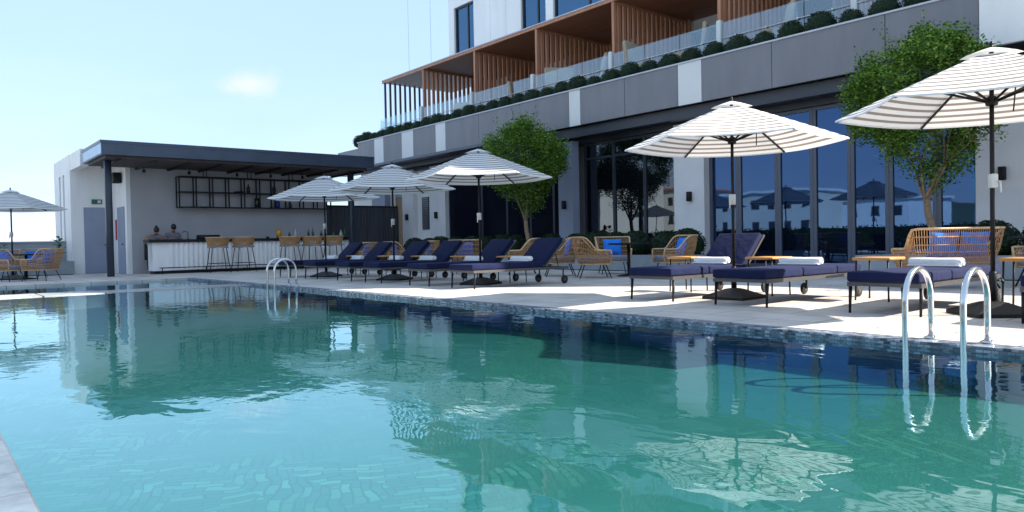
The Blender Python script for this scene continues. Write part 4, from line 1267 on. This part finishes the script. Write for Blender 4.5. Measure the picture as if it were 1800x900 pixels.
for i, (a, v, rz, lab, pil) in enumerate(chairs):
    o = ch0 if i == 0 else copy_tree(ch0)
    o.location = (-a, v, 0); o.rotation_euler = (0, 0, R(rz)); tag(o, lab, 'armchair', 'wicker armchairs on the deck')
    if pil:
        q = plw if not plw_used else plw.copy()
        if plw_used: C.objects.link(q)
        plw_used = True
        loc = Matrix.Rotation(R(rz), 4, 'Z') @ Vector((0, 0.20, 0))
        q.location = (-a + loc.x, v + loc.y, 0.64); q.rotation_euler = (R(-14), 0, R(rz))
        tag(q, 'blue cushion on the ' + lab.split(',')[0].replace(' with a big blue cushion', '').replace(' with bright blue cushion', '').replace(' with a blue cushion', '').replace(' with blue cushion', ''), 'cushion', 'blue cushions on the chairs')
lv = make_chair(0.60, 0.36, 'wicker_loveseat', 'loveseat')
lv.location = (-4.45, 12.0, 0); lv.rotation_euler = (0, 0, R(-125)); tag(lv, 'wide wicker loveseat with its back to the pool, right of the nearer tree trunk', 'loveseat')
for dx, lab in ((-0.22, 'left'), (0.25, 'right')):
    q = plw.copy(); C.objects.link(q); loc = Matrix.Rotation(R(-125), 4, 'Z') @ Vector((-dx, 0.24, 0))
    q.location = (-4.45 + loc.x, 12.0 + loc.y, 0.64); q.rotation_euler = (R(-14), 0, R(-125)); tag(q, 'blue cushion on the %s half of the wide wicker loveseat' % lab, 'cushion', 'blue cushions on the chairs')
def make_table():
    t = thing('dining_table', 'x', 'table')
    MB().lathe([(0.44, 0.70), (0.45, 0.71), (0.45, 0.73), (0.44, 0.74)], 0, 0, 28).build('tabletop', 'black', t)
    MB().tube([(0, 0, 0.05), (0, 0, 0.70)], 0.035, 10).build('pedestal', 'black', t)
    MB().lathe([(0.27, 0.0), (0.27, 0.02), (0.05, 0.06)], 0, 0, 20).build('base', 'black', t)
    return t
tb0 = make_table()
for i, (a, v, lab) in enumerate([(11.1, 12.4, 'round black table among the wicker chairs before the dark windows'), (16.5, 12.0, 'round black table behind the shaded loungers left of the third parasol pole'),
                                 (20.3, 11.7, 'round black table near the oak door'), (3.6, 13.3, 'round black table beyond the wicker loveseat'), (25.7, 2.65, 'black table under the far left parasol')]):
    o = tb0 if i == 0 else copy_tree(tb0)
    o.location = (-a, v, 0); tag(o, lab, 'table', 'black tables among the chairs')

# ------------------------------------------------------------------ pool ladders
def make_ladder():
    t = thing('pool_ladder', 'x', 'pool ladder')
    # local: deck side +y, water side -y, origin at coping edge deck level
    for sx in (-1, 1):
        x = sx*0.195; pts = []
        yb, yf = 0.27, -0.19
        rr = (yb - yf)/2; cy = (yb + yf)/2; zt = 0.555 - rr*1.05
        pts.append((x, yb, 0.0)); pts.append((x, yb, zt*0.55)); pts.append((x, yb - 0.003, zt - 0.02))
        for k in range(13):
            an = math.pi*k/12
            pts.append((x, cy + rr*math.cos(an), zt + rr*1.05*math.sin(an)))
        pts += [(x, yf, zt*0.5), (x, yf, -0.2), (x, yf, -0.325)]
        rl = MB().tube(pts, 0.022, 14).build('rail', 'pool_rail', t)
        MB().lathe([(0.05, 0.001), (0.05, 0.01), (0.03, 0.02)], x, yb, 16).build('flange', 'pool_rail', rl)
    return t
ld0 = make_ladder()
ld0.location = (-2.21, 5.90, 0.0); tag(ld0, 'large stainless pool ladder rails at the right, nearest the viewer', 'pool ladder', 'pool ladders')
ld1 = copy_tree(ld0); ld1.location = (-14.8, 5.90, 0.0); tag(ld1, 'small stainless pool ladder rails at the far end before the leftmost loungers', 'pool ladder', 'pool ladders')

# ------------------------------------------------------------------ planters and plants
def leafball(n, r, size, seed):
    rnd = random.Random(seed); mb = MB()
    for i in range(n):
        d = Vector((rnd.gauss(0,1), rnd.gauss(0,1), rnd.gauss(0,1))).normalized()
        if d.z < -0.75: d.z = -d.z
        rr = r*(0.9 + 0.12*rnd.random() + 0.06*noise.noise(d*3 + Vector((seed,0,0))))
        c = d*rr
        a = d.cross(Vector((rnd.random()-.5, rnd.random()-.5, rnd.random()-.5))).normalized()
        nrm = (d + Vector((rnd.gauss(0,.5), rnd.gauss(0,.5), rnd.gauss(0,.5)))).normalized()
        a = nrm.cross(a).normalized(); b = nrm.cross(a)
        s_ = size*(0.7 + 0.6*rnd.random())
        mb.quad([c - a*s_*0.5, c + b*s_*0.35, c + a*s_*0.5, c - b*s_*0.35])
    return mb
def core(r, n=12):
    mb = MB(); prof = [(max(0.001, r*math.sin(math.pi*k/8)), -r*math.cos(math.pi*k/8)) for k in range(9)]
    mb.lathe(prof, 0, 0, n); return mb
def make_ball(r, n, size, seed, lab):
    t = thing('box_ball', lab, 'clipped shrub')
    leafball(n, r, size, seed).build('foliage', 'leaf_box', t, fix=False)
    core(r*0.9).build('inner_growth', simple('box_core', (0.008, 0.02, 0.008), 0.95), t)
    return t
labU = 'round clipped dark green shrub in the row along the hotel terrace edge'
bU = [make_ball(0.34, 900, 0.045, s, labU) for s in (1, 2)]
k = 0; a = 31.0; usedb = set(); seq = {}
ORD = ['first', 'second', 'third', 'fourth', 'fifth', 'sixth', 'seventh', 'eighth', 'ninth']
while a > 5.4:
    src = bU[k % 2]
    if k % 2 in usedb: o = copy_tree(src)
    else: o = src; usedb.add(k % 2)
    s_ = 1.0 + 0.12*math.sin(k*2.3)
    o.location = (-a, VF + 0.55, 5.2 + 0.36 + 0.04*math.sin(k*1.7)); o.scale = (s_, s_, s_*0.95); o.rotation_euler = (0, 0, k*1.3)
    bay = max(0, sum(1 for p_ in posts if p_ > a) - 1)
    seq[bay] = seq.get(bay, 0) + 1
    lb = '%s clipped shrub from the left before the %s glass balustrade bay of the terrace' % (ORD[seq[bay]-1], ORD[bay]) if a < 30.25 else 'clipped shrub at the far left tip of the terrace edge' + (', outermost' if k == 0 else ', next to the outermost')
    tag(o, lb, 'clipped shrub', 'clipped shrubs along the terrace edge')
    a -= 0.72; k += 1
# long planter at ground level
def planter(a0, a1, v0, v1, h, lab):
    t = thing('planter', lab, 'planter', (-(a0+a1)/2, (v0+v1)/2, 0))
    mb = MB(); av(mb, a0, a1, v0, v0+0.05, 0.02, h); av(mb, a0, a1, v1-0.05, v1, 0.02, h); av(mb, a0, a0-0.05, v0+0.051, v1-0.051, 0.02, h); av(mb, a1+0.05, a1, v0+0.051, v1-0.051, 0.02, h)
    mb.build('box', 'planter', t)
    avbox('soil', 'soil', t, a0-0.051, a1+0.051, v0+0.051, v1-0.051, 0.03, h-0.05)
    avbox('base_strip', 'black', t, a0-0.03, a1+0.03, v0+0.03, v1-0.03, 0.0, 0.019)
    return t
planter(24.4, 16.0, 14.2, 15.25, 0.42, 'long grey planter under the dark windows, holding the further tree')
planter(15.6, 10.9, 14.2, 15.25, 0.42, 'long grey planter with clipped balls in front of the white column')
planter(6.9, 2.0, 14.2, 15.25, 0.42, 'grey planter holding the nearer tree at the right')
bG = make_ball(0.42, 1500, 0.05, 5, 'x'); first = True; gseq = {}
gb = [23.8, 22.9, 22.0, 21.1, 20.2, 19.3, 18.4, 17.9, 16.2, 15.1, 14.4, 13.6, 12.9, 12.0, 11.3, 4.7, 3.9, 3.1]
for i, a in enumerate(gb):
    o = bG if first else copy_tree(bG); first = False
    s_ = [1, .93, 1.06, .97][i % 4]
    o.location = (-a, 14.72 + 0.06*math.sin(i*2), 0.66); o.scale = (s_*1.05, s_, s_*0.9); o.rotation_euler = (0, 0, i*0.9)
    pk = 0 if a > 16 else (1 if a > 10 else 2); gseq[pk] = gseq.get(pk, 0) + 1
    tag(o, '%s round clipped shrub from the left in the %s' % (ORD[gseq[pk]-1], ['planter under the curtained dark windows', 'planter before the white column', 'planter at the right edge'][pk]), 'clipped shrub', 'clipped shrubs in the ground planters')

# trees
def make_tree(seed, lab):
    rnd = random.Random(seed)
    t = thing('tree', lab, 'tree')
    CC = Vector((0, -0.05, 3.12)); RX, RZ = 1.33, 1.42
    mb = MB()
    tips = []
    def branch(p, d, ln_, r, depth):
        pts = [p]; rs = [r]; q = p.copy(); dd = d.copy(); n = 5
        for i in range(n):
            dd = (dd + Vector((rnd.gauss(0,.10), rnd.gauss(0,.10), rnd.gauss(0.03,.06)))).normalized()
            q = q + dd*ln_/n; pts.append(q.copy()); rs.append(r*(1 - 0.45*(i+1)/n))
        mb.tube(pts, rs, 7 if depth < 2 else 5)
        if depth >= 3: tips.append(q); return
        for k in range([4, 3, 3][depth]):
            an = 2*math.pi*(k + rnd.random()*0.6)/[4, 3, 3][depth]; sp = [0.42, 0.5, 0.6][depth]
            side = dd.orthogonal().normalized(); side.rotate(Matrix.Rotation(an, 3, dd))
            nd_ = (dd + side*sp*(0.7+0.6*rnd.random())).normalized()
            branch(q - dd*0.02, nd_, ln_*[1.15, 0.85, 0.8][depth]*(0.8+0.4*rnd.random()), rs[-1]*0.72, depth+1)
    # leaning, slightly kinked trunk
    base_pts = [Vector((0.16, 0, 0.35)), Vector((0.10, 0, 0.8)), Vector((0.0, 0, 1.15)), Vector((-0.03, 0, 1.45))]
    mb.tube(base_pts, [0.085, 0.07, 0.062, 0.06], 10)
    for k in range(5):
        an = 2*math.pi*k/5 + 0.4
        branch(Vector((-0.03, 0, 1.40)), Vector((math.cos(an)*0.42, math.sin(an)*0.36, 1)).normalized(), 0.75, 0.036, 1)
    mb.build('trunk', 'bark', t)
    lm = MB()
    clumps = []
    for i in range(430):
        th = rnd.random()*2*math.pi; zz = rnd.uniform(-1, 1); rr = math.sqrt(1 - zz*zz); k = rnd.uniform(0.55, 1.0)**0.6
        wx = 1.0 if zz > -0.15 else (1 + (zz + 0.15)*0.75)
        c = CC + Vector((math.cos(th)*rr*RX*k*wx, math.sin(th)*rr*RX*0.92*k*wx, zz*RZ*k))
        c += Vector((noise.noise(c*1.3), noise.noise(c*1.3+Vector((9,0,0))), noise.noise(c*1.3+Vector((0,9,0)))))*0.30
        clumps.append((c, rnd.uniform(0.15, 0.27)))
    for tp in tips[:90]:
        clumps.append((tp, 0.16))
    for (c, cr_) in clumps:
        nl = int(84*(cr_/0.2)**2) if c.z > CC.z - RZ*0.5 else int(24*(cr_/0.2)**2)
        for j in range(nl):
            d = Vector((rnd.gauss(0,1), rnd.gauss(0,1), rnd.gauss(0,1))).normalized()*cr_*rnd.random()**0.4
            p = c + d
            ax = Vector((rnd.gauss(0,1), rnd.gauss(0,1), rnd.gauss(0.2,.8))).normalized()
            nrm = (Vector((rnd.gauss(0,.7), rnd.gauss(0,.7), 1))).normalized()
            b = nrm.cross(ax).normalized(); ax = b.cross(nrm)
            s_ = rnd.uniform(0.05, 0.088)
            if p.y > 1.12: p.y = 1.12
            lm.v += [tuple(p), tuple(p + ax*s_*0.5 + b*s_*0.28), tuple(p + ax*s_ - nrm*s_*0.12), tuple(p + ax*s_*0.5 - b*s_*0.28)]
            n_ = len(lm.v); lm.face([n_-4, n_-3, n_-2, n_-1])
    # stray shoots breaking the outline
    for i in range(26):
        th = rnd.random()*2*math.pi; zz = rnd.uniform(-0.2, 1); rr = math.sqrt(1-zz*zz)
        o_ = Vector((math.cos(th)*rr, math.sin(th)*rr*0.9, zz)); st = CC + Vector((o_.x*RX*0.95, o_.y*RX*0.92, o_.z*RZ*0.95))
        for j in range(9):
            p = st + o_*0.035*j + Vector((rnd.gauss(0,.03), rnd.gauss(0,.03), 0.02*j))
            ax = (o_ + Vector((rnd.gauss(0,.6), rnd.gauss(0,.6), rnd.gauss(0,.6)))).normalized(); b = ax.orthogonal().normalized(); s_ = 0.06
            if p.y > 1.12: continue
            lm.v += [tuple(p), tuple(p + ax*s_*0.5 + b*s_*0.28), tuple(p + ax*s_), tuple(p + ax*s_*0.5 - b*s_*0.28)]
            n_ = len(lm.v); lm.face([n_-4, n_-3, n_-2, n_-1])
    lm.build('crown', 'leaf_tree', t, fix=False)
    return t
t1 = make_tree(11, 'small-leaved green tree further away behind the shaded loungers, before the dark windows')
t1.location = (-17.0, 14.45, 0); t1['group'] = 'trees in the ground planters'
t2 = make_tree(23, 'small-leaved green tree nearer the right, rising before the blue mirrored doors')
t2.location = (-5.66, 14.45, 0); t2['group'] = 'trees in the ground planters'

# left: parapet wall, planter and broad-leaved plants
pw = thing('parapet_wall', 'grey parapet wall behind the far left chairs', 'wall', (-30.5, -1, 0))
avbox('wall', 'planter', pw, 30.6, 30.4, -7.5, 4.34, 0, 1.12)
avbox('wall_cap', 'cap', pw, 30.65, 30.35, -7.5, 4.34, 1.121, 1.16)
planter(29.4, 28.7, 2.75, 4.33, 0.46, 'short grey planter against the white side wall of the bar')
planter(30.2, 29.6, -6.0, 2.6, 0.46, 'long grey planter behind the far left chairs')
def make_plant(seed, h, n, ls):
    rnd = random.Random(seed); t = thing('leafy_plant', 'x', 'plant')
    mb = MB(); mb.tube([(0,0,0.4), (0.02,0,0.4+h*0.5), (0,0.02,0.4+h)], [0.012,0.01,0.006], 6); mb.build('stem', 'bark', t)
    lm = MB()
    for i in range(n):
        z = 0.45 + h*(i+0.5)/n; an = i*2.4 + rnd.random(); el = rnd.uniform(0.2, 0.9)
        d = Vector((math.cos(an)*math.cos(el), math.sin(an)*math.cos(el), math.sin(el))); s_ = ls*rnd.uniform(0.7, 1.1)
        b = d.cross(Vector((0,0,1))).normalized(); up = b.cross(d)
        p = Vector((0,0,z)); b0 = len(lm.v)
        prof = [(0,0.02),(0.25,0.2),(0.55,0.30),(0.85,0.2),(1.0,0.02)]
        for (f, w) in prof:
            c = p + d*s_*(0.1+f) - Vector((0,0,1))*s_*0.25*f*f
            lm.v += [tuple(c - b*w*s_ + up*0.06*s_), tuple(c), tuple(c + b*w*s_ + up*0.06*s_)]
        for k in range(4):
            q = b0 + k*3
            lm.face([q, q+1, q+4, q+3], smooth=True); lm.face([q+1, q+2, q+5, q+4], smooth=True)
    lm.build('leaves', 'leaf_fig', t, fix=False)
    return t
for (a, v, h, n, ls, seed, lab) in [(29.05, 3.95, 0.80, 24, 0.26, 3, 'bushy broad-leaved plant in the short planter against the bar wall'),
                         (29.9, 2.45, 0.62, 16, 0.26, 4, 'upright green plant on the parapet planter, right of the paddle-leaved plant'),
                         (29.9, 1.85, 1.05, 14, 0.40, 5, 'tall paddle-leaved plant in the parapet planter'),
                         (29.9, 0.95, 0.62, 16, 0.30, 6, 'low green plant behind the far left parasol pole')]:
    p = make_plant(seed, h, n, ls); p.location = (-a, v, 0.0); tag(p, lab, 'plant', 'plants along the parapet')

# ------------------------------------------------------------------ cream furniture on the hotel terrace
def make_lchair():
    t = thing('terrace_chair', 'x', 'armchair')
    MB().rbox(-.36,.36,-.36,.36,.28,.46,.05,seg=2).build('seat', 'cream', t)
    Mx = Matrix.Translation((0,.3,.42)) @ Matrix.Rotation(R(-10),4,'X')
    MB().rbox(-.36,.36,-.06,.06,0,.86,.04,Mx,seg=2).build('backrest', 'cream', t)
    for sx in (-1,1): MB().rbox(sx*.38-.05,sx*.38+.05,-.34,.34,.3,.66,.03,seg=2).build('armrest', 'cream', t)
    for sx in (-1,1):
        for sy in (-1,1): MB().tube([(sx*.3,sy*.3,.28),(sx*.32,sy*.32,0)],.018,6).build('leg','bronze',t)
    return t
lc = make_lchair()
tl2 = ['in the third balcony bay from the left', 'in the fourth balcony bay from the left, left seat', 'in the fourth balcony bay from the left, right seat', 'in the fifth balcony bay, left of the white post', 'in the fifth balcony bay, right seat', 'in the second balcony bay from the left', 'in the sixth balcony bay from the left']
for i, (a, v, rz) in enumerate([(20.6, 17.75, 120), (18.6, 17.7, 60), (17.2, 17.8, -40), (14.9, 17.7, 100), (13.2, 17.8, -60), (24.6, 18.0, 30), (10.6, 17.8, -50)]):
    o = lc if i == 0 else copy_tree(lc)
    o.location = (-a, 17.55, ZF); o.scale = (1.45, 1.0, 1.1 if a > 20 else 1.3); o.rotation_euler = (0,0,R(rz)); tag(o, 'cream padded terrace armchair ' + tl2[i], 'armchair', 'cream armchairs on the balconies')
def make_umb_closed(): pass

# ------------------------------------------------------------------ the side of the pool behind the camera (seen in the mirror doors)
hd = thing('hedge', 'dark clipped hedge along the far side of the pool, seen only mirrored in the doors', 'hedge', (-12, -6.6, 0))
mb = MB(); rnd = random.Random(3)
av(mb, 44, -14, -6.9, -6.3, 0.0, 1.22); mb.build('inner_growth', 'leaf_box', hd)
lm = MB()
for i in range(9000):
    x = rnd.uniform(-44, 14); z = rnd.uniform(0.1, 1.32); y = -6.28 + rnd.gauss(0, .05)
    d1 = Vector((rnd.gauss(0,1),rnd.gauss(0,1),rnd.gauss(0,1))).normalized(); d2 = d1.orthogonal().normalized(); s_ = .09
    p = Vector((x,y,z)); lm.quad([p-d1*s_, p+d2*s_*.6, p+d1*s_, p-d2*s_*.6])
lm.build('foliage', 'leaf_box', hd, fix=False)
def city(a0, a1, v0, v1, zt, mat, lab, rows=4, roof=None, dark=False):
    t = thing('town_building', lab, 'building', (-(a0+a1)/2, (v0+v1)/2, -31.9))
    av(MB(), a0, a1, v0, v1, -31.9, zt).build('wall', mat, t)
    rf = av(MB(), a0+.4, a1-.4, v0-.4, v1+.4, zt+0.01, zt+.35).build('roof', roof or 'far_white', t)
    n = max(2, int(abs(a0-a1)/2.3)); w = abs(a0-a1)/n
    cnt = 0
    for r in range(rows):
        z1 = zt - 0.9 - r*3.1
        for k in range(n):
            a = min(a0,a1) + w*(k+.5)
            av(MB(), a - w*.2, a + w*.2, v1 - .02, v1 + .05, z1 - 1.35, z1).build('window', 'far_win', t)
            cnt += 1
    return t
city(70, 52, -78, -62, 7.0, 'far_cream', 'cream low block with paired windows, mirrored in the left blue doors')
city(52, 43, -84, -70, 5.6, 'far_white', 'long white block with a flat roof, mirrored in the middle blue doors')
city(42, 36, -100, -90, 11.5, 'far_teal', 'pale turquoise house on the ridge mirrored in the blue doors', 3)
city(33, 20, -96, -80, 6.4, 'far_white', 'white house with small windows, mirrored in the right blue doors')
city(34, 23, -135, -120, 17.0, 'far_cream', 'cream hilltop house mirrored behind the darker parasol', 4)
city(92, 72, -74, -58, 8.2, 'far_cream', 'cream block with a red tiled roof, mirrored behind the white column', 4, 'far_red')
city(15, 4, -110, -95, 4.6, 'far_white', 'low white house mirrored near the right end of the blue doors', 2)
city(66, 47, -24, -14, 6.5, 'far_white', 'white balcony block mirrored in the dark windows left of the white column', 3)
mb = MB()
N = 60
for i in range(N+1):
    x = 300 - i*13; z = 22 + 12*noise.noise(Vector((i*0.13, 3, 0))) + 5*noise.noise(Vector((i*0.5, 1, 0)))
    mb.v += [(-x, -420, -40), (-x, -480, z), (-x, -560, -40)]
for i in range(N):
    b = i*3
    mb.face([b, b+3, b+4, b+1], smooth=True); mb.face([b+1, b+4, b+5, b+2], smooth=True)
struct(mb, 'hills', 'hill')
